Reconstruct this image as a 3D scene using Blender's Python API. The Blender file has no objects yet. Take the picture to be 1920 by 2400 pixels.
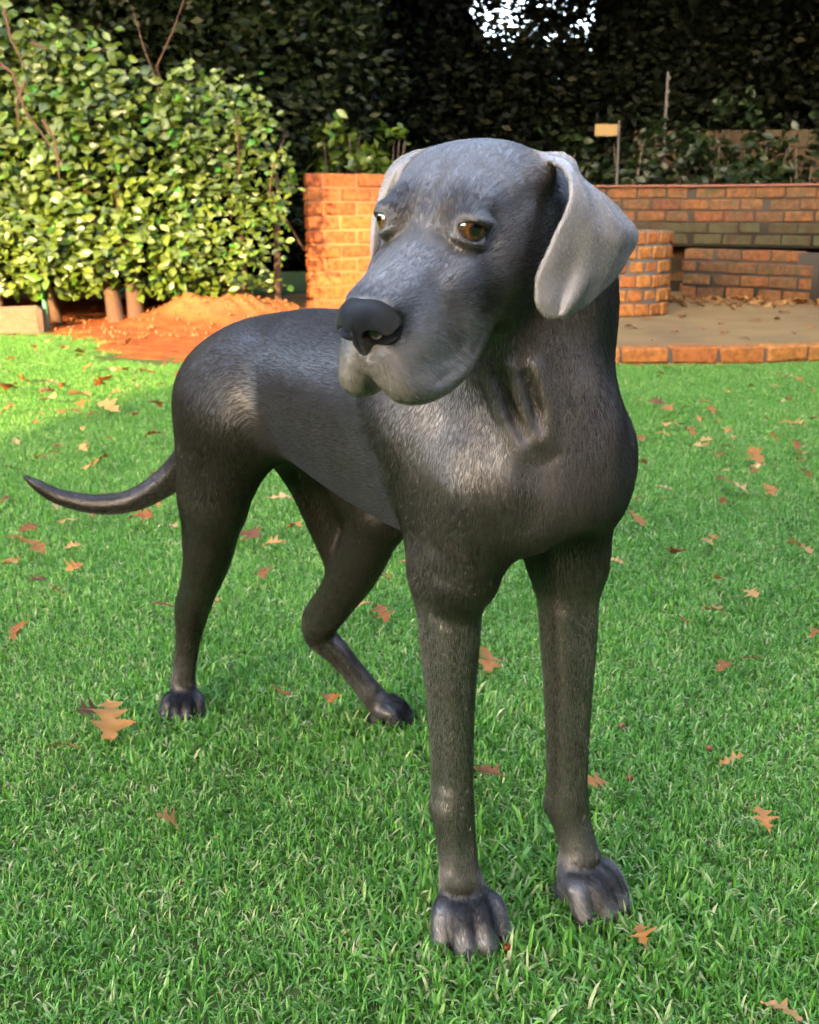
import bpy, bmesh, math, random
import numpy as np
from mathutils import Vector, Matrix
rng=np.random.default_rng(7); random.seed(7)
scene=bpy.context.scene; C=scene.collection
# ---------------------------------------------------------------- camera, sky, sun, exposure
FOC=2500.0; YH=490.0; CAMH=0.82
TH=math.atan((1200-YH)/FOC); CT,ST=math.cos(TH),math.sin(TH)
cam=bpy.data.cameras.new('camera'); camo=bpy.data.objects.new('camera',cam); C.objects.link(camo); scene.camera=camo
camo.location=(0,0,CAMH); camo.rotation_euler=(math.pi/2-TH,0,0)
cam.sensor_fit='VERTICAL'; cam.sensor_height=24.0; cam.lens=24.0*FOC/2400; cam.clip_start=0.05; cam.clip_end=500
cam.dof.use_dof=True; cam.dof.focus_distance=1.06; cam.dof.aperture_fstop=9.0
SUN_AZ=math.radians(18); SUN_EL=math.radians(18); HOUSE_H=10.2; CANOPY_Z=8.8     # azimuth the light travels towards, from +Y towards +X
world=bpy.data.worlds.new('World'); scene.world=world; world.use_nodes=True
nt=world.node_tree; bg=nt.nodes['Background']
sky=nt.nodes.new('ShaderNodeTexSky'); sky.sky_type='NISHITA'; sky.sun_disc=False
sky.sun_elevation=SUN_EL; sky.sun_rotation=math.pi+SUN_AZ; sky.air_density=0.6; sky.dust_density=2.0; sky.ozone_density=0.5
nt.links.new(sky.outputs[0],bg.inputs[0]); bg.inputs[1].default_value=0.15
sl=bpy.data.lights.new('sun','SUN'); sl.energy=2.0; sl.angle=math.radians(0.9); sl.color=(.35,.265,.165)
so=bpy.data.objects.new('sun',sl); C.objects.link(so)
sd=Vector((math.sin(SUN_AZ)*math.cos(SUN_EL),math.cos(SUN_AZ)*math.cos(SUN_EL),-math.sin(SUN_EL)))
so.rotation_euler=sd.to_track_quat('-Z','Y').to_euler(); so.location=(-2,-4,6)
scene.view_settings.view_transform='Standard'; scene.view_settings.look='None'; scene.view_settings.exposure=4.95; scene.view_settings.gamma=1.0
scene.view_settings.use_curve_mapping=False
scene.view_settings.use_white_balance=True; scene.view_settings.white_balance_temperature=8300; scene.view_settings.white_balance_tint=10
scene.render.engine='CYCLES'; scene.cycles.max_bounces=6; scene.cycles.diffuse_bounces=3; scene.cycles.glossy_bounces=2; scene.cycles.transmission_bounces=4; scene.cycles.transparent_max_bounces=8
scene.cycles.use_denoising=True; scene.cycles.caustics_reflective=False; scene.cycles.caustics_refractive=False
# ---------------------------------------------------------------- helpers
def W(px,py,Y):
    """photo pixel (1920x2400) at forward distance Y -> world point"""
    u=(px-960)/FOC; v=(py-1200)/FOC
    d=np.array([u,CT-v*ST,-ST-v*CT]); t=Y/d[1]
    return d*t+np.array([0,0,CAMH])
def WG(px,py,z=0.0):
    """photo pixel on the horizontal plane z"""
    u=(px-960)/FOC; v=(py-1200)/FOC
    d=np.array([u,CT-v*ST,-ST-v*CT]); t=(z-CAMH)/d[2]
    return d*t+np.array([0,0,CAMH])
def put(o,label=None,cat=None,group=None,kind=None,parent=None):
    if o.name not in C.objects: C.objects.link(o)
    if parent is not None: o.parent=parent
    if label: o['label']=label
    if cat: o['category']=cat
    if group: o['group']=group
    if kind: o['kind']=kind
    return o
def mesh_np(name,V,F,mat=None,smooth=False):
    """mesh from numpy vertices and equal-sided faces"""
    me=bpy.data.meshes.new(name); V=np.asarray(V,np.float32); F=np.asarray(F,np.int32); k=F.shape[1]
    me.vertices.add(len(V)); me.vertices.foreach_set('co',V.ravel())
    me.loops.add(F.size); me.loops.foreach_set('vertex_index',F.ravel())
    me.polygons.add(len(F)); me.polygons.foreach_set('loop_start',np.arange(0,F.size,k,dtype=np.int32))
    try: me.polygons.foreach_set('loop_total',np.full(len(F),k,np.int32))
    except Exception: pass
    me.update(calc_edges=True)
    if smooth: me.polygons.foreach_set('use_smooth',np.ones(len(F),bool))
    if mat: me.materials.append(mat)
    return me
def ob(name,me,**kw): return put(bpy.data.objects.new(name,me),**kw)
def empty(name,loc,**kw):
    o=bpy.data.objects.new(name,None); o.location=loc; o.empty_display_size=.1; return put(o,**kw)
class NT:
    """small node-tree builder"""
    def __init__(s,name):
        s.m=bpy.data.materials.new(name); s.m.use_nodes=True; s.t=s.m.node_tree; s.b=s.t.nodes['Principled BSDF']; s.out=s.t.nodes['Material Output']
    def n(s,typ,**kw):
        q=s.t.nodes.new('ShaderNode'+typ)
        for k,v in kw.items():
            if k.startswith('i_'):
                key=k[2:]; q.inputs[int(key) if key.isdigit() else key].default_value=v
            else: setattr(q,k,v)
        return q
    def l(s,a,b): s.t.links.new(a,b)
    def set(s,**kw):
        for k,v in kw.items(): s.b.inputs[k.replace('_',' ')].default_value=v
        return s
    def ramp(s,fac,stops):
        r=s.n('ValToRGB'); e=r.color_ramp.elements
        while len(e)<len(stops): e.new(.5)
        for q,(p,c) in zip(e,stops): q.position=p; q.color=(*c,1)
        s.l(fac,r.inputs[0]); return r.outputs[0]
    def noise(s,scale,detail=4,rough=.6,vec=None,dim='3D'):
        q=s.n('TexNoise'); q.inputs['Scale'].default_value=scale; q.inputs['Detail'].default_value=detail; q.inputs['Roughness'].default_value=rough
        if vec is not None: s.l(vec,q.inputs['Vector'])
        return q.outputs['Fac']
    def mix(s,fac,a,b,mode='MIX'):
        q=s.n('MixRGB',blend_type=mode)
        for k,v in ((0,fac),(1,a),(2,b)):
            if hasattr(v,'links'): s.l(v,q.inputs[k])
            else: q.inputs[k].default_value=v if k==0 else (*v,1)
        return q.outputs[0]
    def bump(s,h,strength=.3,dist=.01):
        q=s.n('Bump'); q.inputs['Strength'].default_value=strength; q.inputs['Distance'].default_value=dist
        s.l(h,q.inputs['Height']); s.l(q.outputs[0],s.b.inputs['Normal'])
FURN=480000
def nrm(v):
    v=np.asarray(v,float); return v/(np.linalg.norm(v)+1e-12)
# ---------------------------------------------------------------- the dog
DS=1920/1725.0
def WD(dx,dy,Y): return W(dx*DS,dy*DS,Y)
DO=np.array([-0.279,1.62,0.0])
DF=np.array([0.62,-0.785,0]); DF/=np.linalg.norm(DF)
DL=np.array([-DF[1],DF[0],0])
def w2b(p):
    r=np.asarray(p,float)-DO
    return np.stack([r@DF,r@DL,r[...,2]],-1)
def b2w(p):
    p=np.asarray(p,float)
    return DO+p[...,0:1]*DF+p[...,1:2]*DL+p[...,2:3]*np.array([0,0,1.0])
def bdir(w): 
    w=np.asarray(w,float); return np.stack([w@DF,w@DL,w[...,2]],-1)
# head frame
H_YAW=math.radians(31); H_PIT=math.radians(21); H_ROL=math.radians(-3)
hx=np.array([-math.sin(H_YAW)*math.cos(H_PIT),-math.cos(H_YAW)*math.cos(H_PIT),-math.sin(H_PIT)])
hy=np.array([math.cos(H_YAW),-math.sin(H_YAW),0.0])
hz=np.cross(hx,hy)
hy,hz=hy*math.cos(H_ROL)+hz*math.sin(H_ROL),hz*math.cos(H_ROL)-hy*math.sin(H_ROL)
H_SC=1.15
HM=WD(911,481,0.955)
HB=np.stack([bdir(hx),bdir(hy),bdir(hz)])     # rows: head axes in body frame
HMB=w2b(HM)
def hd(x,y,z):                                # head mm -> body frame
    return HMB+(x*HB[0]+y*HB[1]+z*HB[2])*0.001*H_SC
PR=[]   # primitives, in order
def nrm(v):
    v=np.asarray(v,float); return v/(np.linalg.norm(v)+1e-12)
def cone(a,b,ra,rb,k=0.03,flow=None,flat=None,op='u',w=1.0):
    a=np.asarray(a,float); b=np.asarray(b,float)
    PR.append(dict(t='c',a=a,b=b,ra=ra,rb=rb,k=k,flow=nrm(b-a) if flow is None else nrm(flow),flat=flat,op=op,w=w))
def ell(c,r,k=0.03,flow=(-1,0,0),rot=None,op='u',w=1.0):
    PR.append(dict(t='e',a=np.asarray(c,float),r=np.asarray(r,float),k=k,flow=nrm(flow),rot=rot,op=op,w=w))
def tube(P,R,k=0.03,flat=None,flow=None,op='u',n=None,w=1.0):
    """one smooth tapered tube through points with radii"""
    P=np.asarray(P,float); R=np.asarray(R,float)[:,None]
    X=spline(np.hstack([P,R]),n or (len(P)-1)*8+1)
    PR.append(dict(t='k',P=X[:,:3],R=X[:,3],k=k,flow=None if flow is None else nrm(flow),flat=flat,op=op,w=w))
def sheet(P,r,k=0.006,flow=(0,0,-1),op='u',w=1.0):
    PR.append(dict(t='s',P=np.asarray(P,float),r=np.asarray(r,float),k=k,flow=nrm(flow),op=op,w=w))
def hcone(a,b,ra,rb,k=14,flow=None,flat=None,op='u',w=1.0):
    if flat is not None: flat=(nrm(np.asarray(flat[0],float)@HB),flat[1])
    if flow is not None: flow=np.asarray(flow,float)@HB
    cone(hd(*a),hd(*b),ra*.001*H_SC,rb*.001*H_SC,k*.001,flow,flat,op,w)
def rotm(ax,deg):
    ax=nrm(ax); a=math.radians(deg); K=np.array([[0,-ax[2],ax[1]],[ax[2],0,-ax[0]],[-ax[1],ax[0],0]])
    return np.eye(3)+math.sin(a)*K+(1-math.cos(a))*K@K
def hell(c,r,k=14,flow=(-1,0,0),rot=None,op='u',w=1.0):
    R=HB if rot is None else rot.T@HB       # rows: ellipsoid axes in body frame
    ell(hd(*c),np.asarray(r)*.001*H_SC,k*.001,np.asarray(flow,float)@HB,R,op,w)
def pd(p,X,Y,Z):
    """distance of primitive p at broadcast coordinates (body frame)"""
    if p['t']=='c':
        a,b=p['a'],p['b']; ab=b-a; L2=ab@ab+1e-12
        px,py,pz=X-a[0],Y-a[1],Z-a[2]
        t=np.clip((px*ab[0]+py*ab[1]+pz*ab[2])/L2,0,1)
        r=p['ra']+(p['rb']-p['ra'])*t
        qx,qy,qz=px-t*ab[0],py-t*ab[1],pz-t*ab[2]
        d2=qx*qx+qy*qy+qz*qz
        if p['flat'] is not None:
            n,s=p['flat']; qn=qx*n[0]+qy*n[1]+qz*n[2]
            d2=d2+qn*qn*(1/(s*s)-1)
            d=np.sqrt(np.maximum(d2,0))
            return (d-r)*(min(1,s)*0.5+0.5) if s<1 else (d-r)
        return np.sqrt(d2)-r
    if p['t']=='k':
        best=None
        for i in range(len(p['P'])-1):
            d=pd(dict(t='c',a=p['P'][i],b=p['P'][i+1],ra=p['R'][i],rb=p['R'][i+1],flat=p['flat']),X,Y,Z)
            best=d if best is None else np.minimum(best,d)
        return best
    c,r=p['a'],p['r']; px,py,pz=X-c[0],Y-c[1],Z-c[2]
    if p['rot'] is not None:
        R=p['rot']
        px,py,pz=(px*R[0,0]+py*R[0,1]+pz*R[0,2],px*R[1,0]+py*R[1,1]+pz*R[1,2],px*R[2,0]+py*R[2,1]+pz*R[2,2])
    k0=np.sqrt((px/r[0])**2+(py/r[1])**2+(pz/r[2])**2)
    k1=np.sqrt((px/r[0]**2)**2+(py/r[1]**2)**2+(pz/r[2]**2)**2)+1e-9
    return k0*(k0-1)/k1
def bbox(p):
    if p['t']=='c':
        lo=np.minimum(p['a']-p['ra'],p['b']-p['rb']); hi=np.maximum(p['a']+p['ra'],p['b']+p['rb'])
        if p['flat'] is not None and p['flat'][1]>1:
            e=max(p['ra'],p['rb'])*(p['flat'][1]-1); lo=lo-e; hi=hi+e
        return lo,hi
    if p['t']=='k':
        e=p['R']*(max(1,p['flat'][1]) if p['flat'] is not None else 1); return (p['P']-e[:,None]).min(0),(p['P']+e[:,None]).max(0)
    if p['t']=='e':
        m=p['r'].max(); return p['a']-m,p['a']+m
    return p['P'].min(0)-p['r'].max(),p['P'].max(0)+p['r'].max()
def axis(segs):
    """rectilinear axis: (start, step), ..., (end, 0)"""
    out=[]
    for (a,st),(b,_) in zip(segs[:-1],segs[1:]):
        n=max(1,int(round((b-a)/st))); out.append(np.linspace(a,b,n,endpoint=False))
    return np.concatenate(out+[[segs[-1][0]]]).astype(np.float32)
def build_sdf(prims,ax):
    D=np.full([len(a) for a in ax],0.2,np.float32)
    for p in prims:
        l,u=bbox(p); m=p['k']+.008
        sl=tuple(slice(int(np.searchsorted(ax[i],l[i]-m)),int(np.searchsorted(ax[i],u[i]+m))) for i in range(3))
        if any(q.stop-q.start<1 for q in sl): continue
        X=ax[0][sl[0]][:,None,None]; Y=ax[1][sl[1]][None,:,None]; Z=ax[2][sl[2]][None,None,:]
        if p['t']=='s':
            shp=D[sl].shape; flatv=np.full(int(np.prod(shp)),0.2,np.float32); sh=shp
            A3=[ax[i][sl[i]] for i in range(3)]
            rr=p['r'].max()+p['k']+.004
            R=[int(math.ceil(rr/np.diff(a).min()))+1 for a in A3]
            ox,oy,oz=[g.ravel() for g in np.meshgrid(*[np.arange(-q,q+1) for q in R],indexing='ij')]
            base=np.stack([np.searchsorted(A3[i],p['P'][:,i]) for i in range(3)],1)
            for q0 in range(0,len(base),1500):
                bq=base[q0:q0+1500]; gx=bq[:,0:1]+ox; gy=bq[:,1:2]+oy; gz=bq[:,2:3]+oz
                ok=(gx>=0)&(gy>=0)&(gz>=0)&(gx<sh[0])&(gy<sh[1])&(gz<sh[2])
                P=p['P'][q0:q0+1500].astype(np.float32)
                d=np.sqrt((A3[0][np.clip(gx,0,sh[0]-1)]-P[:,0:1])**2+(A3[1][np.clip(gy,0,sh[1]-1)]-P[:,1:2])**2+(A3[2][np.clip(gz,0,sh[2]-1)]-P[:,2:3])**2)-p['r'][q0:q0+1500,None]
                np.minimum.at(flatv,((gx*sh[1]+gy)*sh[2]+gz)[ok],d[ok].astype(np.float32))
            d=flatv.reshape(shp)
        elif p['t']=='k':
            d=np.full(D[sl].shape,0.2,np.float32); A3=[ax[i][sl[i]] for i in range(3)]
            fl=max(1,p['flat'][1]) if p['flat'] is not None else 1
            for i in range(len(p['P'])-1):
                sg=dict(t='c',a=p['P'][i],b=p['P'][i+1],ra=p['R'][i],rb=p['R'][i+1],flat=p['flat'])
                e=max(sg['ra'],sg['rb'])*fl+m; lo_=np.minimum(sg['a'],sg['b'])-e; hi_=np.maximum(sg['a'],sg['b'])+e
                q=tuple(slice(int(np.searchsorted(A3[a],lo_[a])),int(np.searchsorted(A3[a],hi_[a]))) for a in range(3))
                if any(w.stop<=w.start for w in q): continue
                d[q]=np.minimum(d[q],pd(sg,A3[0][q[0]][:,None,None],A3[1][q[1]][None,:,None],A3[2][q[2]][None,None,:]))
        else: d=pd(p,X,Y,Z).astype(np.float32)
        A=D[sl]; k=p['k']
        if p['op']=='u':
            hh=np.maximum(k-np.abs(A-d),0)/k
            D[sl]=np.minimum(A,d)-hh*hh*k*0.25
        else:
            d=-d; hh=np.maximum(k-np.abs(A-d),0)/k
            D[sl]=np.maximum(A,d)+hh*hh*k*0.25
    return D
def surf_nets(D,ax):
    S=D<0
    c=np.zeros(tuple(s-1 for s in S.shape),np.uint8)
    for i in (0,1):
        for j in (0,1):
            for k in (0,1):
                c+=S[i:S.shape[0]-1+i,j:S.shape[1]-1+j,k:S.shape[2]-1+k]
    act=(c>0)&(c<8); I=np.argwhere(act)
    idx=np.full(c.shape,-1,np.int32); idx[act]=np.arange(len(I))
    V=np.zeros((len(I),3)); cnt=np.zeros(len(I))
    cor=[(i,j,k) for i in (0,1) for j in (0,1) for k in (0,1)]
    val={q:D[I[:,0]+q[0],I[:,1]+q[1],I[:,2]+q[2]].astype(float) for q in cor}
    for q in cor:
        for a in range(3):
            if q[a]==0:
                q2=list(q); q2[a]=1; q2=tuple(q2)
                v0,v1=val[q],val[q2]; m=(v0<0)!=(v1<0)
                t=np.where(m,v0/np.where(m,v0-v1,1),0)
                pt=np.tile(np.array(q,float),(len(I),1)); pt[:,a]=t
                V[m]+=pt[m]; cnt[m]+=1
    V/=cnt[:,None]
    V=np.stack([ax[a][I[:,a]]+(ax[a][I[:,a]+1]-ax[a][I[:,a]])*V[:,a] for a in range(3)],1)
    Q=[]
    for a in range(3):
        b,d=(a+1)%3,(a+2)%3
        s0=[slice(None)]*3; s1=[slice(None)]*3
        s0[a]=slice(0,-1); s1[a]=slice(1,None)
        E=np.argwhere(S[tuple(s0)]!=S[tuple(s1)])
        E=E[(E[:,b]>0)&(E[:,d]>0)&(E[:,b]<c.shape[b])&(E[:,d]<c.shape[d])]
        ins=S[E[:,0],E[:,1],E[:,2]]
        def g(db,dd):
            e=E.copy(); e[:,b]-=db; e[:,d]-=dd; return idx[e[:,0],e[:,1],e[:,2]]
        q=np.stack([g(1,1),g(0,1),g(0,0),g(1,0)],1)
        q[~ins]=q[~ins][:,::-1]; Q.append(q)
    return V,np.concatenate(Q)
def smooth(V,Q,it,lam=0.5):
    e=np.concatenate([Q[:,[0,1]],Q[:,[1,2]],Q[:,[2,3]],Q[:,[3,0]]])
    n=len(V)
    for _ in range(it):
        for l in (lam,-lam*1.04):
            A=np.zeros_like(V); ct=np.bincount(e.ravel(),minlength=n).astype(float)
            for a in range(3):
                A[:,a]=np.bincount(e[:,0],V[e[:,1],a],n)+np.bincount(e[:,1],V[e[:,0],a],n)
            V=V+l*(A/ct[:,None]-V)
    return V
def spline(P,n):
    """Catmull-Rom through rows of P"""
    P=np.asarray(P,float); m=len(P); Q=np.vstack([2*P[0]-P[1],P,2*P[-1]-P[-2]])
    t=np.linspace(0,m-1,n); i=np.minimum(t.astype(int),m-2); f=(t-i)[:,None]
    a,b,c,d=Q[i],Q[i+1],Q[i+2],Q[i+3]
    return 0.5*(2*b+(c-a)*f+(2*a-5*b+4*c-d)*f**2+(3*b-a-3*c+d)*f**3)
LAT=(0,1,0)
# ---- torso
ell((.49,0,.578),(.21,.100,.122),.05)
ell((.635,0,.580),(.105,.089,.105),.05,flow=(-.4,0,-1))
ell((.705,0,.545),(.050,.062,.055),.05,flow=(-.2,0,-1))
tube([(.60,0,.672),(.47,0,.650),(.34,0,.636),(.22,0,.630),(.12,0,.610),(.04,0,.562)],[.055,.056,.053,.053,.052,.042],.05,flow=(-1,0,0))
ell((.29,0,.580),(.18,.084,.090),.06)
tube([(.50,0,.515),(.36,0,.525),(.24,0,.545)],[.06,.055,.045],.05,flow=(-1,0,0))
ell((.112,0,.568),(.105,.096,.086),.05,flow=(-.8,0,-.6))
# ---- hind legs
def hind(s,hip,knee,hock,ank,paw,pdir):
    hip,knee,hock,ank,paw=[np.asarray(q,float) for q in (hip,knee,hock,ank,paw)]
    out=np.array([0,s,0.0]); dn=(-.2,0,-1)
    cone(hip+(0.01,0,0.0),knee+(-.015,0,.02),.070,.048,.075,flat=(out,.72),flow=dn)
    cone(hip+(-.045,0,-.01),(knee*.35+hock*.65)+(-.0,0,.065),.055,.030,.06,flat=(out,.75),flow=dn)
    cone(hip+(.055,0,.0),knee+(.006,0,.02),.042,.032,.05,flat=(out,.7),flow=dn)
    tube([knee+(0,0,.02),knee*.65+hock*.35,knee*.3+hock*.7,hock,hock*.55+ank*.45,ank],[.045,.041,.0325,.0290,.0215,.0205],.014,flat=(out,.82))
    tube([knee*.55+hock*.45+(-.014,0,0),knee*.25+hock*.75+(-.022,0,.008),hock+(-.021,0,.014),hock+(-.014,0,-.016)],[.022,.0125,.0150,.011],.016,flat=(out,.8))
    paw_at(ank,paw,pdir,.84)
CLAWS=[]; PAWS=[]
def paw_at(ank,paw,pdir,sc):
    """paw: metapodial mass, four toes with knuckles, claws"""
    pdir=nrm(pdir); side=np.array([-pdir[1],pdir[0],0]); up=np.array([0,0,1.0])
    P=np.asarray(paw,float); PAWS.append((P,pdir,sc))
    tube([ank,ank*.5+(P-pdir*.012*sc+up*.042*sc)*.5,P-pdir*.004*sc+up*.036*sc],[.0205*sc,.0228*sc,.0245*sc],.004,flat=(side,1.08),flow=nrm(pdir-up))
    for j,(o,ln,wd) in enumerate([(-.0285,.020,.0134),(-.0102,.036,.0148),(.0102,.036,.0148),(.0285,.020,.0134)]):
        b=P+side*o*.55*sc+up*.036*sc+pdir*(-.006*sc)
        kn=P+side*o*1.0*sc+pdir*(ln*.62)*sc+up*.036*sc
        tp=P+side*o*1.16*sc+pdir*(ln+.008)*sc+up*.014*sc
        tube([b,kn,tp],[.0165*sc,wd*sc,wd*.88*sc],.0055,flow=nrm(pdir-up*.4))
        CLAWS.append((tp+pdir*.010*sc+up*.002,nrm(pdir*1.0-up*.55+side*o*4),sc))
    ell(P+up*.013*sc-pdir*.010*sc,(.027*sc,.027*sc,.013*sc),.012,flow=pdir)
hind(-1,(.105,-.058,.545),(.072,-.062,.385),(-.062,-.052,.178),(-.085,-.062,.062),(-.075,-.069,.0),(.75,-.45,0))
hind(+1,(.115,.058,.545),(.240,.112,.375),(.080,.104,.160),(.140,.158,.060),(.160,.178,.0),(.70,.72,0))
# ---- front legs
def fore(s,sh,elb,wr,ank,paw,pdir):
    sh,elb,wr,ank,paw=[np.asarray(q,float) for q in (sh,elb,wr,ank,paw)]
    out=np.array([0,s,0.0]); dn=(0,0,-1)
    cone((.54,s*.048,.69),sh,.045,.052,.05,flat=(out,.75),flow=dn)
    cone(sh,elb+(.008,0,.02),.054,.036,.04,flat=(out,.85),flow=dn)
    cone(sh+(-.07,0,.03),elb+(-.02,0,.02),.055,.029,.05,flat=(out,.75),flow=(-.3,0,-1))
    ell(elb+(-.028,s*.004,.012),(.017,.013,.024),.02,flow=dn)
    tube([elb+(0,0,.03),elb*.8+wr*.2,elb*.5+wr*.5,elb*.15+wr*.85,wr,wr*.55+ank*.45,ank],[.038,.0335,.0268,.0240,.0252,.0228,.0226],.022,flat=(out,.95),flow=dn)
    ell(wr+(-.022,0,-.012),(.011,.011,.014),.012,flow=dn)
    tube([elb+(.010,s*.006,.02),elb*.75+wr*.25+(.017,s*.008,0),elb*.35+wr*.65+(.013,s*.004,0),wr+(.010,0,.01)],[.010,.012,.010,.008],.012,flow=dn)
    tube([elb+(-.024,s*.006,.0),elb*.7+wr*.3+(-.018,s*.006,0),elb*.35+wr*.65+(-.014,0,0)],[.014,.012,.008],.014,flow=dn)
    ell(wr+(.003,s*.005,.004),(.0185,.0165,.030),.008,flow=dn)
    paw_at(ank,paw,pdir,1.03)
fore(-1,(.655,-.072,.565),(.605,-.066,.420),w2b(WD(953,1695,1.092)),w2b(WD(968,1840,1.082)),(.640,-.066,0),(.80,-.40,0))
fore(+1,(.655,.061,.570),(.640,.084,.410),w2b(WD(1193,1690,1.148)),w2b(WD(1222,1800,1.138)),(.690,.081,0),(.95,.10,0))
# ---- neck
nk=[(.55,0,.63),(.625,.008,.69),tuple(hd(-108,6,-38)*.5+np.array((.655,.015,.74))*.5),tuple(hd(-84,0,-22))]
tube(nk,[.105,.098,.082,.062],.05,flow=(-.3,0,-1),n=70)
# throat and dewlap
cone(hd(-30,0,-62),(.700,0,.61),.034,.045,.05,flow=(0,0,-1))
def ptube(pts,r,k,op='u',flow=(0,0,-1)):
    tube([w2b(WD(*q)) for q in pts],r,k,flow=flow,op=op)
ptube([(1018,768,.998),(1040,820,1.001),(1064,880,1.003),(1096,938,1.004),(1125,962,1.008)],[.003,.0055,.006,.005,.002],.018)
ptube([(1078,772,.995),(1100,850,1.001),(1126,915,1.004),(1140,950,1.010)],[.002,.0045,.003,.001],.014)
ptube([(1128,775,.999),(1150,850,1.005),(1154,905,1.006),(1152,945,1.012)],[.002,.0045,.003,.001],.016)
ptube([(1048,790,.995),(1078,870,1.001),(1105,920,.996)],[.0005,.002,.0005],.012,op='s')
ptube([(1108,790,.997),(1128,860,1.002),(1138,900,.997)],[.0005,.002,.0005],.012,op='s')
# breastbone hollow, pectorals and the lines where the legs leave the trunk
for s in (1,-1):
    ell((.700,s*.040,.535),(.036,.040,.050),.03,flow=(-.2,0,-1))
    cone((.672,s*.070,.565),(.640,s*.074,.450),.046,.036,.03,flat=((0,1,0),.85),flow=(0,0,-1))
ell((.715,0,.455),(.055,.026,.034),.035,op='s')
ptube([(1140,985,.990),(1136,1050,.984),(1128,1110,.986)],[.0015,.003,.003],.03,op='s')
# thigh against flank, hip bone, last rib
ptube([(640,900,1.265),(720,930,1.19),(800,990,1.115)],[.001,.002,.001],.016,op='s')
# ---- tail
tl=[b2w(np.array([.05,0,.565])),b2w(np.array([-.015,0,.530])),WD(392,975,1.70),WD(300,1045,1.73),WD(215,1062,1.74),WD(130,1048,1.74),WD(80,1022,1.735),WD(52,1004,1.73)]
tube([w2b(q) for q in tl],[.040,.032,.026,.0195,.0165,.013,.009,.003],.03)
# ---- head (mm, head frame: x forward along muzzle, y to the dog's left, z up)
hell((-66,0,-12),(72,58,47),20)                      # cranium
hell((-34,0,2),(48,38,30),18)                        # forehead
for s in (1,-1):
    hell((-66,s*27,4),(48,30,29),18)                 # crown beside the midline
    hell((-16,s*25,15),(20,17,11),16)                # brow
    hell((-44,s*44,-32),(42,20,32),22)               # cheek
    hell((-34,s*34,-56),(40,18,28),24)               # jaw angle
    hell((12,s*31,-32),(36,15,22),18)                # under the eye
    hell((-80,s*48,15),(20,16,13),14,flow=(-.5,s*.5,-1))  # ear root
hcone((0,0,-28),(86,0,-31),33,26,16,flow=(-1,0,0))   # muzzle core
hcone((-6,0,-12),(100,0,-20),18,13,12,flow=(-1,0,0)) # bridge
hcone((20,0,-56),(88,0,-54),30,25,14,flow=(-1,0,-.3))
for s in (1,-1):
    hcone((8,s*15,-12),(94,s*12,-19),9,8,8,flow=(-1,0,0))
    hell((56,s*21,-60),(50,15,32),16,flow=(-.5,0,-1))
    hell((14,s*30,-62),(34,12,24),18,flow=(-.5,0,-1))
    tube([hd(107,s*10,-54),hd(101,s*20,-76),hd(70,s*26,-88),hd(34,s*29,-86),hd(2,s*30,-64)],np.array([11,13,13.5,13,10])*.001*H_SC,.013,flow=np.array((-.5,0,-1))@HB)
hcone((-55,0,-58),(66,0,-82),27,15,16,flow=(-1,0,0)) # lower jaw
hcone((-75,0,-46),(-20,0,-56),36,30,20,flow=(-1,0,0))
hell((88,0,-27),(14,19,18),8)                        # behind the nose
hell((104,0,-92),(22,7.5,24),6,op='s')               # gap between the hanging lips
hcone((112,0,-44),(110,0,-74),1.6,2.4,5,op='s')      # philtrum groove
for s in (1,-1): tube([hd(84,s*38,-80),hd(56,s*43,-82),hd(30,s*45,-78),hd(16,s*45,-72)],np.array([.6,1.0,1.0,.4])*.001,.008,op='s')
# frown furrow between the brows, hollows of the temple and under the eye
hcone((2,0,20),(-50,0,46),1.0,1.0,16,op='s')
for s in (1,-1):
    hell((-26,s*64,14),(22,8,12),12,op='s')
    hcone((18,s*52,-40),(2,s*58,-58),2.0,2.0,9,op='s')
EYES=[(-1,np.array([3.,-30.,7.])),(1,np.array([2.,32.,4.]))]
EYEAX=[]
for s,e in EYES:
    o=nrm((.68,s*.73,.08)); u=nrm(np.array([0,0,1.])-o*o[2]); a=np.cross(u,o)*s   # a: towards the inner corner... outward tangent
    fwd=nrm(np.array([1,0,.46])-o*np.dot((1,0,.46),o)); upv=np.cross(fwd,o); upv=upv*np.sign(upv[2])
    R=np.stack([fwd,upv,o],1)                         # columns: ellipsoid axes in head frame
    hell(tuple(e),(15.5,15.5,15.5),8,flow=(-1,0,.2))
    hell(tuple(e+upv*7.5+o*6.5-fwd*2),(14,5,8),5,flow=(-1,0,.2),rot=R)       # upper lid
    hell(tuple(e-upv*8.5+o*6.0-fwd*1),(15,4,8),4,flow=(-1,0,-.2),rot=R)    # lower lid
    hell(tuple(e+o*14-upv*1.3),(12.5,6.4,10),1.6,op='s',rot=R)
    EYEAX.append((s,e,o,fwd,upv))
# ---- ears
def ear(rows,nu,nv,thk,bulge):
    """rows of (left px, right px, Yleft, Yright) from base to tip"""
    Lp=np.array([w2b(W(r[0][0],r[0][1],r[2])) for r in rows]); Rp=np.array([w2b(W(r[1][0],r[1][1],r[3])) for r in rows])
    Bg=np.array([[bulge[i]] for i in range(len(rows))])
    Lp,Rp=spline(Lp,nv),spline(Rp,nv); Bg=spline(np.hstack([Bg,Bg]),nv)[:,0]
    u=np.linspace(0,1,nu)
    G=Lp[:,None]*(1-u)[None,:,None]+Rp[:,None]*u[None,:,None]
    nd=bdir(np.array([0.25,-1,0.1])); 
    G=G+nd[None,None]*(Bg[:,None]*np.sin(np.pi*u)[None])[...,None]
    G=G+nd[None,None]*((0.0020*np.sin(u*9+np.linspace(0,3,nv)[:,None])+.0016*np.sin(u*17-np.linspace(0,9,nv)[:,None]))*np.sin(np.pi*u)[None])[...,None]
    return G
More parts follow.
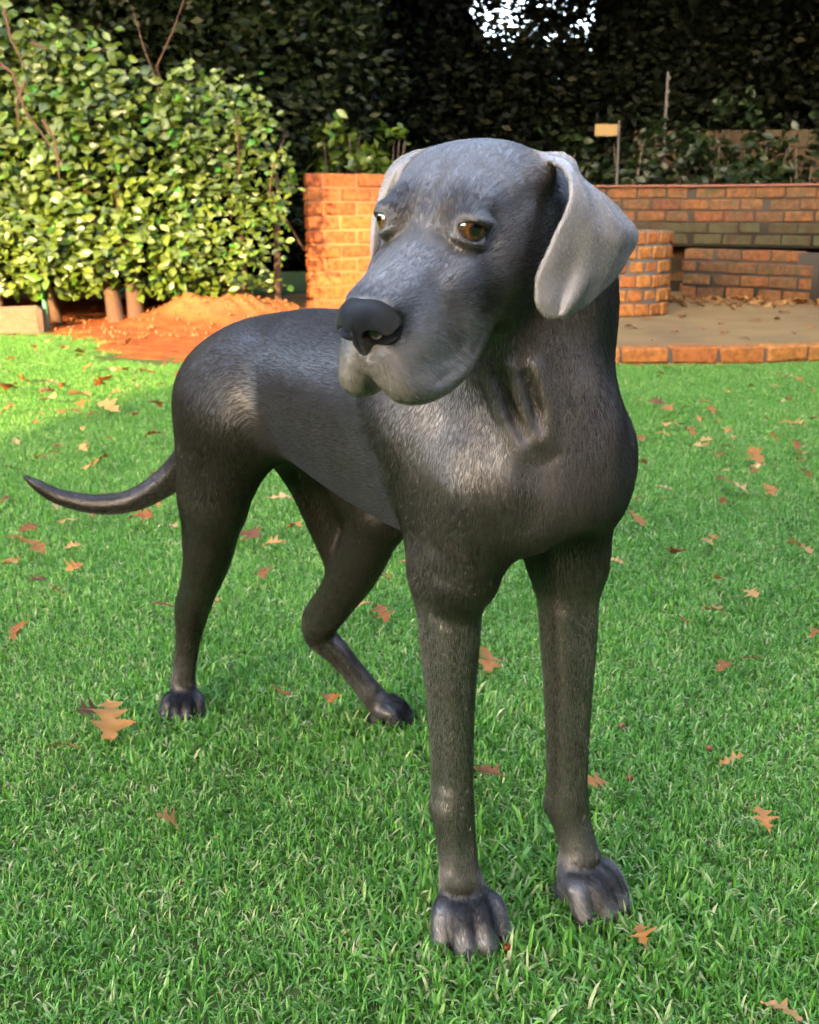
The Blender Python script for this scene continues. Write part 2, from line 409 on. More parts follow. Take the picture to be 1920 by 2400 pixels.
def z1(x,y): return (1240+x/5.015,330+y/5.015)
def z2(x,y): return (860+x/6.736,340+y/6.736)
EARL=[(z1(60,190),z1(380,170),1.00,1.035),(z1(330,260),z1(500,270),.972,1.02),(z1(480,420),z1(585,455),.952,1.01),(z1(500,660),z1(850,640),.944,1.012),
 (z1(430,880),z1(1060,830),.940,1.012),(z1(325,1090),z1(1262,1100),.938,1.012),(z1(205,1370),z1(1165,1340),.936,1.003),(z1(120,1560),z1(1060,1530),.935,.996),
 (z1(90,1740),z1(900,1700),.935,.985),(z1(110,1930),z1(690,1890),.935,.97),(z1(220,2055),z1(450,2040),.94,.955)]
g=ear(EARL,70,110,.004,[.012,.012,.008,.010,.012,.012,.010,.009,.008,.006,.003])
EAR1=g
sheet(g.reshape(-1,3),np.full(g.shape[0]*g.shape[1],.0023),.004)
EARR=[(z2(760,130),z2(900,190),1.055,1.05),(z2(560,215),z2(700,350),1.05,1.05),(z2(390,370),z2(580,500),1.045,1.05),(z2(280,600),z2(500,680),1.04,1.05),
 (z2(190,900),z2(440,920),1.035,1.055),(z2(110,1190),z2(420,1200),1.03,1.055),(z2(85,1500),z2(400,1510),1.025,1.05),(z2(92,1750),z2(360,1780),1.025,1.045),(z2(160,1960),z2(300,1990),1.03,1.04)]
g=ear(EARR,40,90,.004,[.010,.012,.012,.010,.008,.006,.006,.004,.002])
EAR2=g
sheet(g.reshape(-1,3),np.full(g.shape[0]*g.shape[1],.0023),.004)
# ---- surface of the dog
ax=[axis([(-.45,.0040),(-.15,.0034),(.50,.0020),(.87,0)]),axis([(-.31,.0026),(-.20,.0022),(.12,.0030),(.27,0)]),axis([(-.008,.0024),(.10,.0034),(.58,.0020),(.935,0)])]
D=build_sdf(PR,ax); DV,DQ=surf_nets(D,ax); del D
DV=smooth(DV,DQ,4)
DN=np.zeros_like(DV); fn=np.cross(DV[DQ[:,2]]-DV[DQ[:,0]],DV[DQ[:,3]]-DV[DQ[:,1]])
for j in range(4):
    for a in range(3): DN[:,a]+=np.bincount(DQ[:,j],fn[:,a],len(DV))
DN/=np.linalg.norm(DN,axis=1)[:,None]+1e-12
def head_co(V): return ((V-HMB)@HB.T)*1000/H_SC
# ---- lie of the coat
FL=np.zeros_like(DV)
for p in PR:
    if p['op']!='u': continue
    l,u=bbox(p); m=((DV>l-.06)&(DV<u+.06)).all(1)
    if not m.any(): continue
    P=DV[m]
    if p['t']=='s':
        s_=p['P'][::23]; d=np.full(len(P),9.)
        for q in s_: d=np.minimum(d,((P-q)**2).sum(1))
        d=np.sqrt(d)-.004; fl=np.tile(p['flow'],(len(P),1)); w=6.0
    else:
        d=pd(p,P[:,0],P[:,1],P[:,2]); w=1.0
        if p['t']=='k' and p['flow'] is None:
            i=np.argmin(((P[:,None]-p['P'][None,:-1:4])**2).sum(2),1)*4; T=np.diff(p['P'],axis=0); fl=T[np.minimum(i,len(T)-1)]; fl=fl/np.linalg.norm(fl,axis=1)[:,None]
        else: fl=np.tile(p['flow'],(len(P),1))
    FL[m]+=fl*(w*np.exp(-np.maximum(d,0)/.008)+1e-6)[:,None]
FL-=DN*(FL*DN).sum(1)[:,None]; FL/=np.linalg.norm(FL,axis=1)[:,None]+1e-9
# ---- markings, and sheen and shade painted into the coat colour
hc=head_co(DV); ish=np.clip((185-np.sqrt((((hc-np.array([-5.,0,-30]))/np.array([1,.9,1.15]))**2).sum(1)))/30,0,1)
def blob(c,r,soft=1.0,V=None):
    V=hc if V is None else V
    d=np.sqrt((((V-np.array(c))/np.array(r))**2).sum(1)); t=np.clip((1.45-d)/.95,0,1); return t*t*(3-2*t)
col=np.tile(np.array([.0065,.0040,.0032]),(len(DV),1)); fur=np.ones(len(DV)); flen=np.full(len(DV),.0085)
def paint(m,c):
    global col
    m=m[:,None]; col=col*(1-m)+np.array(c)*m
# face: shorter hair, greyer muzzle and lips; crown and bridge paled as painted sheen
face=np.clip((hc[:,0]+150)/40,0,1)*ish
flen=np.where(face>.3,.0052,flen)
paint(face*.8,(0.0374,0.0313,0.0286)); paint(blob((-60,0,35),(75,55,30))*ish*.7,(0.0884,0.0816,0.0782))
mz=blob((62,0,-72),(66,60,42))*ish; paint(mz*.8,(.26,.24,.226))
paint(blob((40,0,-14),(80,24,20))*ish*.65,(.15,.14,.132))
for s_ in (1,-1):
    paint(blob((4,s_*24,22),(22,17,15))*ish*.75,(.010,.007,.006)); paint(blob((10,s_*46,-50),(14,10,14))*ish*.7,(.010,.007,.006)); paint(blob((50,s_*30,-52),(12,14,22))*ish*.45,(.018,.013,.012))  # brow, cheek and muzzle-side patches darkened as painted shade
for s,e,o,fwd,upv in EYEAX:
    d=np.linalg.norm((hc-(e+o*13)),axis=1); rim=np.clip((15.5-d)/3,0,1)*((hc-e)@o>3)
    ia=np.abs((hc-e-o*13)@fwd)/13.2; ib=np.abs((hc-e-o*13)@upv)/8.2
    rm=np.clip((1.22-np.sqrt(ia**2+ib**2))/.2,0,1)*((hc-e)@o>0)*(d<20)
    paint(rm*ish,(.012,.010,.010)); fur=np.where(rm*ish>.4,0,fur)
ns=np.clip((1.04-np.sqrt((((hc-np.array((103,0,-29)))/np.array((24,25,22)))**2).sum(1)))/.12,0,1)*ish
fur=np.where(ns>.5,0,fur); paint(np.clip((1.32-np.sqrt((((hc-np.array((103,0,-29)))/np.array((24,25,22)))**2).sum(1)))/.25,0,1)*ish,(.004,.004,.0045))
lp=blob((100,0,-90),(30,9,24))*ish; paint(lp*.95,(.012,.010,.009)); fur=np.where(lp>.5,0,fur)
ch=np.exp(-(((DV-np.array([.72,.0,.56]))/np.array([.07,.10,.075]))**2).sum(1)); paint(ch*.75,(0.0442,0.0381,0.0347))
nkk=np.exp(-(((DV-np.array([.66,.07,.68]))/np.array([.08,.05,.10]))**2).sum(1)); paint(nkk*.6,(0.0306,0.0265,0.0245))  # chest and side of neck paled to stand in for sheen
# ears: short velvet hair, colour paled to stand in for their sheen
def earmask(G):
    d=np.full(len(DV),9.); S=G.reshape(-1,3)[::11]; m=((DV>S.min(0)-.01)&(DV<S.max(0)+.01)).all(1); P=DV[m]; dd=np.full(len(P),9.); arg=np.zeros(len(P),int)
    for i,q in enumerate(S):
        t=((P-q)**2).sum(1); k=t<dd; dd[k]=t[k]
    d[m]=np.sqrt(dd); return d<.0065
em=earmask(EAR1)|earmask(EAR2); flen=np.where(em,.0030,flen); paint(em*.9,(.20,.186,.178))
# paws: dark toes, pasterns paled as painted sheen, black patch above the toes
lowz=np.clip((.125-DV[:,2])/.05,0,1)*np.clip((DV[:,2]-.040)/.02,.25,1); paint(lowz*.65,(0.0442,0.0408,0.0394))
for P,pd_,sc in PAWS:
    side=np.array([-pd_[1],pd_[0],0]); r=DV-P
    a=r@pd_/sc; b=r@side/sc; z=DV[:,2]/sc
    near=(np.linalg.norm(r,axis=1)<.10*sc)
    band=np.exp(-(np.maximum(np.abs(a-.020)-.018,0)/.010)**2)*np.exp(-(np.maximum(np.abs(b)-.017,0)/.012)**2)*np.clip((z-.012)/.010,0,1)*np.clip((.066-z)/.014,0,1)*near
    grv=np.exp(-((a-.030)/.022)**2)*sum(np.exp(-((b-o)/.0042)**2) for o in (-.0205,0,.0205))*near
    paint(np.clip(band*1.5,0,1)*.97,(.003,.0026,.0026)); paint(np.clip(grv,0,1)*.9,(.003,.0026,.0026))
flen=np.where(DV[:,2]<.42,np.minimum(flen,.0062),flen); flen=np.where(DV[:,2]<.11,.0050,flen)
tip=np.clip((-.33-DV[:,0])/.06,0,1)*(DV[:,1]<-.0); paint(tip*.5,(.02,.018,.02))
low=rng.random((9,3))*0
# broad mottling
mot=sum(np.sin(DV@(rng.normal(size=3)*f)+rng.random()*6.28) for f in (18,25,33,47,60,85))/6
col*=(1+.07*mot)[:,None]
gloss=np.clip(1+.12*sum(np.sin(DV@(rng.normal(size=3)*f)+rng.random()*6.28) for f in (22,31,44,60,90,130))/6**.5,.35,1.7)
gloss*=1+.35*face
sm=lambda t:np.clip(t,0,1)**2*(3-2*np.clip(t,0,1))
gloss*=(.50+.50*sm((DV[:,0]-.42)/.2))                 # sheen shaped by zone: trunk behind the shoulder kept duller
gloss*=1+.9*sm((.44-DV[:,2])/.06)*sm((DV[:,0]-.40)/.1)+.5*sm((.30-DV[:,2])/.06)*(DV[:,0]<.4)
gloss*=1+.9*np.exp(-(((DV-np.array([.66,.085,.68]))/np.array([.07,.05,.10]))**2).sum(1))  # legs and side of neck given extra sheen by zone
for P,pd_,sc in PAWS:
    side=np.array([-pd_[1],pd_[0],0]); r=DV-P; a=r@pd_/sc; b=r@side/sc; z=DV[:,2]/sc; near=(np.linalg.norm(r,axis=1)<.10*sc)
    bl=np.exp(-(np.maximum(np.abs(a-.020)-.018,0)/.010)**2)*np.exp(-(np.maximum(np.abs(b)-.018,0)/.012)**2)*near*np.clip((z-.008)/.01,0,1)*np.clip((.066-z)/.014,0,1)
    gloss*=1-.80*np.clip(bl,0,1)
for s_ in (1,-1):
    for c_,r_ in (((4,s_*24,22),(22,17,15)),((10,s_*46,-50),(14,10,14)),((-40,s_*52,-40),(30,20,34)),((50,s_*30,-52),(12,14,22))): gloss*=1-.55*blob(c_,r_)*ish
gloss*=1-.8*np.clip(lp,0,1)
# ---- materials
m=NT('short blue grey coat'); at=m.n('Attribute',attribute_name='coat'); fw_=m.n('Attribute',attribute_name='flow'); tc=m.n('TexCoord')
dt=m.n('VectorMath',operation='DOT_PRODUCT'); m.l(tc.outputs['Object'],dt.inputs[0]); m.l(fw_.outputs['Vector'],dt.inputs[1])
sc_=m.n('VectorMath',operation='SCALE'); m.l(fw_.outputs['Vector'],sc_.inputs[0]); mu=m.n('Math',operation='MULTIPLY'); mu.inputs[1].default_value=.86; m.l(dt.outputs['Value'],mu.inputs[0]); m.l(mu.outputs[0],sc_.inputs['Scale'])
sb=m.n('VectorMath',operation='SUBTRACT'); m.l(tc.outputs['Object'],sb.inputs[0]); m.l(sc_.outputs[0],sb.inputs[1])
nz=m.noise(700,3,.65,sb.outputs[0])
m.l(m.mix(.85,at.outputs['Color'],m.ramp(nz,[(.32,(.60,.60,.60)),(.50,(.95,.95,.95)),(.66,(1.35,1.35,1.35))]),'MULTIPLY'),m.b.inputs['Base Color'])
m.set(Roughness=.25,IOR=1.7,Specular_IOR_Level=.62,Anisotropic=.45,Specular_Tint=(1,.97,.95,1)); m.l(fw_.outputs['Vector'],m.b.inputs['Tangent']); gl=m.n('Attribute',attribute_name='gloss'); mg=m.n('Math',operation='MULTIPLY'); mg.inputs[1].default_value=.62; m.l(gl.outputs['Fac'],mg.inputs[0]); mr_=m.n('MapRange'); mr_.inputs[1].default_value=.34; mr_.inputs[2].default_value=.66; mr_.inputs[3].default_value=.62; mr_.inputs[4].default_value=1.4; m.l(nz,mr_.inputs[0]); m2=m.n('Math',operation='MULTIPLY'); m.l(mg.outputs[0],m2.inputs[0]); m.l(mr_.outputs[0],m2.inputs[1]); m.l(m2.outputs[0],m.b.inputs['Specular IOR Level']); m.bump(nz,.45,.0009); M_COAT=m.m
m=NT('coat hairs'); at=m.n('Attribute',attribute_name='coat')
m.l(at.outputs['Color'],m.b.inputs['Base Color']); gl=m.n('Attribute',attribute_name='gloss'); mg=m.n('Math',operation='MULTIPLY'); mg.inputs[1].default_value=.62; m.l(gl.outputs['Fac'],mg.inputs[0]); m.l(mg.outputs[0],m.b.inputs['Specular IOR Level']); m.set(Roughness=.34,IOR=1.6,Specular_IOR_Level=.6,Specular_Tint=(1.0,.97,.95,1)); M_HAIR=m.m
dog=empty('dog',(float(DO[0]+.3*DF[0]),float(DO[1]+.3*DF[1]),0),label='large slate grey dog with drooping ears standing on the lawn, head turned aside',cat='dog')
dog_off=np.array(dog.location)
def part(name,V,F,mat,smooth=True,parent=None,**kw):
    """V in world coordinates; stored relative to the dog's empty"""
    return ob(name,mesh_np(name,np.asarray(V)-dog_off,F,mat,smooth),parent=parent or dog,**kw)
DVw=b2w(DV); body=part('body',DVw,DQ,M_COAT)
fa=body.data.attributes.new('flow','FLOAT_VECTOR','POINT'); fa.data.foreach_set('vector',(FL[:,0:1]*DF+FL[:,1:2]*DL+FL[:,2:3]*np.array([0,0,1.])).astype(np.float32).ravel())
ga=body.data.attributes.new('gloss','FLOAT','POINT'); ga.data.foreach_set('value',gloss.astype(np.float32))
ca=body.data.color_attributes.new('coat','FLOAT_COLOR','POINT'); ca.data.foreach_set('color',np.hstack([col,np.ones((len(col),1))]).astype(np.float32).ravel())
# ---- hairs
T=np.concatenate([DQ[:,[0,1,2]],DQ[:,[0,2,3]]]); e1=DV[T[:,1]]-DV[T[:,0]]; e2=DV[T[:,2]]-DV[T[:,0]]
ar=np.linalg.norm(np.cross(e1,e2),axis=1)/2
dens=fur[T[:,0]]*np.where(flen[T[:,0]]<.0055,2.2,1.0)
cw=np.cumsum(ar*dens); NH=FURN; ti=np.minimum(np.searchsorted(cw,rng.random(NH)*cw[-1]),len(T)-1)
r1=np.sqrt(rng.random(NH)); r2=rng.random(NH); wts=np.stack([1-r1,r1*(1-r2),r1*r2],1)
def bary(A): return (A[T[ti]]*wts[...,None]).sum(1)
P=bary(DV); Nn=bary(DN); Nn/=np.linalg.norm(Nn,axis=1)[:,None]; Fd=bary(FL); Fd+=rng.normal(size=Fd.shape)*.16; Fd-=Nn*(Fd*Nn).sum(1)[:,None]; Fd/=np.linalg.norm(Fd,axis=1)[:,None]+1e-9
ln=(flen[T[ti,0]]*rng.uniform(.7,1.25,NH))[:,None]; lift=rng.uniform(.10,.26,NH)[:,None]
pts=np.stack([P-Nn*.0004,P+(Fd*.5+Nn*lift)*ln*.7,P+Fd*ln+Nn*lift*ln*.75],1)
pw=b2w(pts.reshape(-1,3))-dog_off
hcv=bpy.data.hair_curves.new('fur'); hcv.add_curves([3]*NH)
hcv.attributes['position'].data.foreach_set('vector',pw.astype(np.float32).ravel())
ra=hcv.attributes.get('radius') or hcv.attributes.new('radius','FLOAT','POINT')
rb=np.tile(np.array([.00011,.00010,.00003]),(NH,1))*np.where(ln<.0056,.85,1.05)
ra.data.foreach_set('value',rb.astype(np.float32).ravel())
tone=sum(np.sin(P@(nrm(rng.normal(size=3))*f)+rng.random()*6.28) for f in rng.uniform(900,2600,9))/9**.5
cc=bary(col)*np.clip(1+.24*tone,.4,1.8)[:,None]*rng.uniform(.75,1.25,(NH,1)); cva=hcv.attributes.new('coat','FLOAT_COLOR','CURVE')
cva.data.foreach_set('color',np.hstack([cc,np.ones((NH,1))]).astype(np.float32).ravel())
gva=hcv.attributes.new('gloss','FLOAT','CURVE'); gva.data.foreach_set('value',(gloss[T[ti,0]]*rng.uniform(.6,1.5,NH)).astype(np.float32)); hcv.materials.append(M_HAIR); fo=ob('fur',hcv,parent=dog,kind='stuff')
# ---- eyes
m=NT('eye'); tc=m.n('TexCoord'); sp=m.n('SeparateXYZ'); m.l(tc.outputs['Object'],sp.inputs[0])
# the eye looks along its own +Z, so the height on the ball gives iris and pupil
st=m.noise(60,3,.7,tc.outputs['Object'])
iris=m.mix(.6,m.ramp(sp.outputs['Z'],[(.66,(.010,.004,.002)),(.76,(.045,.015,.004)),(.88,(.11,.040,.008)),(.95,(.05,.016,.004))]),m.ramp(st,[(.3,(.25,.25,.25)),(.7,(1.3,1.2,1))]),'MULTIPLY')
c1=m.ramp(sp.outputs['Z'],[(.0,(.10,.09,.088)),(.52,(.05,.04,.038)),(.60,(.012,.008,.006)),(.70,(.02,.010,.004))])
f1=m.n('MapRange'); f1.inputs[1].default_value=.66; f1.inputs[2].default_value=.72; m.l(sp.outputs['Z'],f1.inputs[0])
f2=m.n('MapRange'); f2.inputs[1].default_value=.930; f2.inputs[2].default_value=.950; m.l(sp.outputs['Z'],f2.inputs[0])
m.l(m.mix(f2.outputs[0],m.mix(f1.outputs[0],c1,iris),(.003,.003,.003)),m.b.inputs['Base Color'])
m.set(Roughness=.08,Specular_IOR_Level=.6,Coat_Weight=1.0,Coat_Roughness=.02); M_EYE=m.m
bm=bmesh.new(); bmesh.ops.create_uvsphere(bm,u_segments=48,v_segments=32,radius=1.0)
for f in bm.faces: f.smooth=True
eme=bpy.data.meshes.new('eye'); bm.to_mesh(eme); bm.free(); eme.materials.append(M_EYE)
for s,e,o,fwd,upv in EYEAX:
    c=b2w(hd(*(e+o*.6))); g=nrm(o*1.0+fwd*(.18 if s<0 else -.02)+upv*.06); gb=g@HB; gw=Vector(gb[0]*DF+gb[1]*DL+gb[2]*np.array([0,0,1.]))
    eo=ob('eye',eme,parent=dog); eo.location=Vector(c-dog_off); eo.scale=(.0136*H_SC,)*3; eo.rotation_euler=gw.to_track_quat('Z','Y').to_euler()
# ---- nose leather
BP=PR; PR=[]
hell((103,0,-24),(17,23,16),8); hell((98,0,-34),(14,20,16),8); hell((108,0,-22),(12,17,11),8)
for s in (1,-1): hell((104,s*15,-30),(12,10,11),6)
hcone((116,0,-34),(108,0,-56),7,3.5,6)
for s in (1,-1):
    hell((119,s*11,-31),(11,7.2,6.2),2.5,op='s'); hcone((117,s*13,-33),(101,s*27,-31),4.0,2.2,2.5,op='s')
hcone((124,0,-20),(118,0,-56),1.0,1.2,3,op='s')
lo=hd(103,0,-30)-.045; hi=lo+.09; q=[axis([(lo[i],.0011),(hi[i],0)]) for i in range(3)]
nV,nQ=surf_nets(build_sdf(PR,q),q); nV=smooth(nV,nQ,3); PR=BP
m=NT('nose leather'); v=m.n('TexVoronoi'); v.inputs['Scale'].default_value=620
m.set(Base_Color=(.004,.0042,.0048,1),Roughness=.30,Specular_IOR_Level=.30); m.bump(v.outputs['Distance'],.8,.0009); M_NOSE=m.m
part('nose',b2w(nV),nQ,M_NOSE)
# ---- claws
m=NT('claw horn'); m.set(Base_Color=(.018,.016,.016,1),Roughness=.35); M_CLAW=m.m
for tp,d,sc in CLAWS:
    d=np.asarray(d); a=nrm(np.cross(d,(0,0,1))); b=np.cross(a,d); V=[];F=[]
    for i,t in enumerate(np.linspace(0,1,5)):
        r=.0042*sc*(1-t*.86); c=tp+d*(t*.019*sc)-np.array([0,0,1])*(t*t*.006*sc)
        for k in range(8): V.append(c+(a*math.cos(k*math.pi/4)*.8+b*math.sin(k*math.pi/4))*r)
    for i in range(4):
        for k in range(8): F.append([i*8+k,i*8+(k+1)%8,i*8+8+(k+1)%8,i*8+8+k])
    part('claw',b2w(np.array(V)),F,M_CLAW)

# ---- whiskers
wp=[];WN=0
for s_ in (1,-1):
    for r_ in range(4):
        for c_ in range(6):
            e=np.array([92-12*c_-3*r_,s_*(24+1.6*c_+2*r_),-46-8*r_+rng.normal()*1.5]); L=rng.uniform(18,38); dr=nrm((.35-.12*c_,s_*1.0,-.25-.12*r_)); p0=e-dr*6
            q=[p0,p0+dr*L*.5,p0+dr*L+np.array([-L*.15,0,-L*.22])]; wp+=[b2w(hd(*x)) for x in q]; WN+=1
wc=bpy.data.hair_curves.new('whiskers'); wc.add_curves([3]*WN); wc.attributes['position'].data.foreach_set('vector',(np.array(wp)-dog_off).astype(np.float32).ravel())
ra=wc.attributes.get('radius') or wc.attributes.new('radius','FLOAT','POINT'); ra.data.foreach_set('value',np.tile([.00022,.00016,.00004],WN).astype(np.float32))
m=NT('whisker'); m.set(Base_Color=(.02,.018,.018,1),Roughness=.35); wc.materials.append(m.m); ob('whiskers',wc,parent=dog,kind='stuff')
# ---------------------------------------------------------------- ground
m=NT('lawn soil'); nz=m.noise(9,6,.65); 
m.l(m.ramp(nz,[(.30,(0.0320,0.0544,0.0141)),(.55,(0.0480,0.0704,0.0192)),(.75,(0.0832,0.0800,0.0352))]),m.b.inputs['Base Color']); m.set(Roughness=.95,Specular_IOR_Level=.1)
m.bump(m.noise(60,5,.7),.6,.01); M_LAWN=m.m
def grid_mesh(name,x0,x1,y0,y1,nx,ny,zf,mat):
    X,Y=np.meshgrid(np.linspace(x0,x1,nx),np.linspace(y0,y1,ny),indexing='ij'); Z=zf(X,Y)
    i=np.arange(nx*ny).reshape(nx,ny); F=np.stack([i[:-1,:-1],i[1:,:-1],i[1:,1:],i[:-1,1:]],-1).reshape(-1,4)
    return mesh_np(name,np.stack([X,Y,Z],-1).reshape(-1,3),F,mat,True)
def vnoise(X,Y,f,seed=0):
    r=np.random.default_rng(seed); s=0
    for k in range(5):
        a=r.normal(size=2)*f*(1+.6*k); s=s+np.sin(X*a[0]+Y*a[1]+r.random()*6.3)/(1+.5*k)
    return s/3
ob('lawn_ground',grid_mesh('lawn_ground',-60,60,-60,90,60,75,lambda X,Y:X*0,M_LAWN),kind='structure')
# red soil bed under the hedge, with a mound; the front edge follows the lawn
def bed_edge(x): return np.interp(x,[-6,-3.2,-2.5,-2.05,-1.8,-1.45,-1.2,-.9,-.4,.3],[8.0,7.35,7.10,6.75,6.05,5.80,5.85,6.0,6.4,7.2])
def bed_z(X,Y):
    e=bed_edge(X)+.10*vnoise(X,Y,5,3); t=np.clip((Y-e)/.5,0,1)
    md=np.exp(-(((X+1.42)/.52)**2+((Y-7.75)/.42)**2)**1.0)*.20*(1+.35*vnoise(X,Y,6,21))+np.exp(-(((X+1.0)/.28)**2+((Y-8.0)/.3)**2))*.10
    clod=np.clip(t*3,0,1)*(.012*vnoise(X,Y,38,1)+.010*vnoise(X,Y,70,2))+md*.12*vnoise(X,Y,30,8)
    return -.02+.05*t*(1-.3*t)+md+clod*1.0
m=NT('red soil'); g=m.n('NewGeometry'); sp=m.n('SeparateXYZ'); m.l(g.outputs['Position'],sp.inputs[0])
nz=m.noise(5,8,.7,g.outputs['Position']); n2=m.noise(45,5,.7,g.outputs['Position'])
c=m.ramp(nz,[(.3,(0.1760,0.0440,0.0128)),(.6,(0.2400,0.0680,0.0208)),(.8,(0.2720,0.0960,0.0336))])
mr=m.n('MapRange'); mr.inputs[1].default_value=.08; mr.inputs[2].default_value=.20; m.l(sp.outputs['Z'],mr.inputs[0])
c=m.mix(mr.outputs[0],c,m.ramp(n2,[(.3,(0.1800,0.0684,0.0230)),(.7,(0.2736,0.1368,0.0504))]))
m.l(m.mix(.5,c,m.ramp(n2,[(.3,(.5,.5,.5)),(.7,(1,1,1))]),'MULTIPLY'),m.b.inputs['Base Color']); m.set(Roughness=.95,Specular_IOR_Level=.1); m.bump(n2,.7,.02); M_SOIL=m.m
ob('soil_bed',grid_mesh('soil_bed',-5.5,.3,5.6,10.5,230,190,bed_z,M_SOIL),kind='structure')
# ---------------------------------------------------------------- bricks
def brick_meshes(name,L,Hh,Dp,mat,n,r=.006,chip=.004):
    out=[]
    for k in range(n):
        bm=bmesh.new(); bmesh.ops.create_cube(bm,size=1.0)
        for v in bm.verts: v.co=Vector((v.co.x*L,v.co.y*Dp,v.co.z*Hh))+Vector(rng.normal(size=3)*chip*.5)
        bmesh.ops.bevel(bm,geom=bm.edges[:],offset=r*rng.uniform(.8,1.5),segments=1,affect='EDGES')
        for v in bm.verts: v.co+=Vector(rng.normal(size=3)*chip*.22)
        me=bpy.data.meshes.new(name); bm.to_mesh(me); bm.free(); me.materials.append(mat); out.append(me)
    return out
def brick_mat(name,stops,moss=0.0,rough=.85):
    m=NT(name); oi=m.n('ObjectInfo'); g=m.n('NewGeometry'); tc=m.n('TexCoord')
    base=m.ramp(oi.outputs['Random'],stops)
    n1=m.noise(11,6,.7,g.outputs['Position']); n2=m.noise(120,4,.7,g.outputs['Position']); n3=m.noise(28,5,.6,g.outputs['Position'])
    c=m.mix(.75,base,m.ramp(n3,[(.35,(.42,.38,.36)),(.62,(1.2,1.15,1.1))]),'MULTIPLY')
    c=m.mix(.45,c,m.ramp(n2,[(.3,(.6,.6,.6)),(.65,(1.1,1.1,1.1))]),'MULTIPLY')
    fl=m.n('MapRange'); fl.inputs[1].default_value=.60; fl.inputs[2].default_value=.75; m.l(n1,fl.inputs[0])
    c=m.mix(fl.outputs[0],c,(.09,.042,.024))
    if moss:
        q=m.n('MapRange'); q.inputs[1].default_value=.62-.4*moss; q.inputs[2].default_value=.80-.4*moss; m.l(n1,q.inputs[0]); c=m.mix(q.outputs[0],c,(.030,.031,.014))
    m.l(c,m.b.inputs['Base Color']); m.set(Roughness=rough,Specular_IOR_Level=.2); m.bump(n2,.5,.004); return m.m
m=NT('mortar'); nz=m.noise(70,5,.7); m.l(m.ramp(nz,[(.3,(0.0102,0.0074,0.0046)),(.7,(0.0232,0.0172,0.0102))]),m.b.inputs['Base Color']); m.set(Roughness=.95); m.bump(nz,.5,.004); M_MORT=m.m
m=NT('grey mortar'); nz=m.noise(60,5,.7); m.l(m.ramp(nz,[(.3,(0.0341,0.0304,0.0248)),(.7,(0.0682,0.0608,0.0508))]),m.b.inputs['Base Color']); m.set(Roughness=.95); m.bump(nz,.5,.004); M_MORTG=m.m
m=NT('pale mortar'); nz=m.noise(70,5,.7); m.l(m.ramp(nz,[(.3,(0.1890,0.0684,0.0263)),(.7,(0.2800,0.1071,0.0420))]),m.b.inputs['Base Color']); m.set(Roughness=.95); m.bump(nz,.5,.004); M_MORTP=m.m
M_BR_RED=brick_mat('orange red face brick',[(.0,(0.2668,0.0715,0.0235)),(.4,(0.3049,0.0944,0.0282)),(.75,(0.3302,0.1145,0.0378)),(1,(0.2541,0.0600,0.0211))])
M_BR_BROWN=brick_mat('weathered brown face brick',[(.0,(0.1015,0.0363,0.0142)),(.3,(0.1269,0.0519,0.0187)),(.55,(0.0711,0.0353,0.0175)),(.8,(0.1116,0.0571,0.0230)),(1,(0.0811,0.0249,0.0142))],moss=.3)
M_BR_MOSS=brick_mat('mossy brick',[(.0,(0.0254,0.0163,0.0075)),(.5,(0.0372,0.0230,0.0102)),(1,(0.0237,0.0176,0.0088))],moss=.5)
M_BR_ORANGE=brick_mat('orange header brick',[(.0,(0.2421,0.0894,0.0241)),(.5,(0.2711,0.1182,0.0335)),(1,(0.2192,0.0721,0.0219))])
def box_core(name,A,B,z0,z1,th,mat,parent,off=0.0):
    """mortar body between two ground points"""
    A=np.array(A);B=np.array(B); d=nrm(B-A); n=np.array([-d[1],d[0]]); V=[]
    for z in (z0,z1):
        for p,s in ((A,-1),(B,-1),(B,1),(A,1)): V.append((*(p+n*(s*th/2+off)),z))
    return V,[[0,1,2,3],[7,6,5,4],[0,4,5,1],[1,5,6,2],[2,6,7,3],[3,7,4,0]]
def wall_run(parent,P,z0,ncourse,ch,L,Dp,meshes,meshes_h,skip=None,phase=0,matrow=None,joint=.012):
    """courses of stretcher bricks along polyline P (front face centre line); ends closed with half bricks"""
    P=np.array(P,float); seg=np.linalg.norm(np.diff(P,axis=0),axis=1); cum=np.concatenate([[0],np.cumsum(seg)]); T=cum[-1]
    def at(s):
        s=min(max(s,0),T); i=min(int(np.searchsorted(cum,s,side='right'))-1,len(seg)-1); t=(s-cum[i])/seg[i]
        p=P[i]*(1-t)+P[i+1]*t; d=(P[i+1]-P[i])/seg[i]; return p,math.atan2(d[1],d[0])
    for r in range(ncourse):
        s=0.0; first=True
        while s<T-.03:
            half=(first and (r+phase)%2==1); w=L/2-joint/2 if half else L; first=False
            if s+w>T+.01:
                w=L/2-joint/2; half=True
                if s+w>T+.05: break
            p,a=at(s+w/2)
            if not(skip and skip(r,s+w/2)):
                ms=(meshes_h if half else meshes); ms=ms(r) if callable(ms) else ms
                o=bpy.data.objects.new('brick',ms[rng.integers(len(ms))]); C.objects.link(o); o.parent=parent
                po=np.array(parent.location)
                o.location=(p[0]-po[0]+rng.normal()*.002,p[1]-po[1]+rng.normal()*.003,z0+ch*(r+.5)-po[2]+rng.normal()*.0012); o.rotation_euler=(rng.normal()*.006,rng.normal()*.006,a+rng.normal()*.008+(math.pi if rng.random()<.5 else 0))
            s+=w+joint
def bset(nm,L,Hh,Dp,mat): return brick_meshes(nm,L,Hh,Dp,mat,6),brick_meshes(nm,L/2-.006,Hh,Dp,mat,4)
BL,BD,CH=.245,.118,.1035
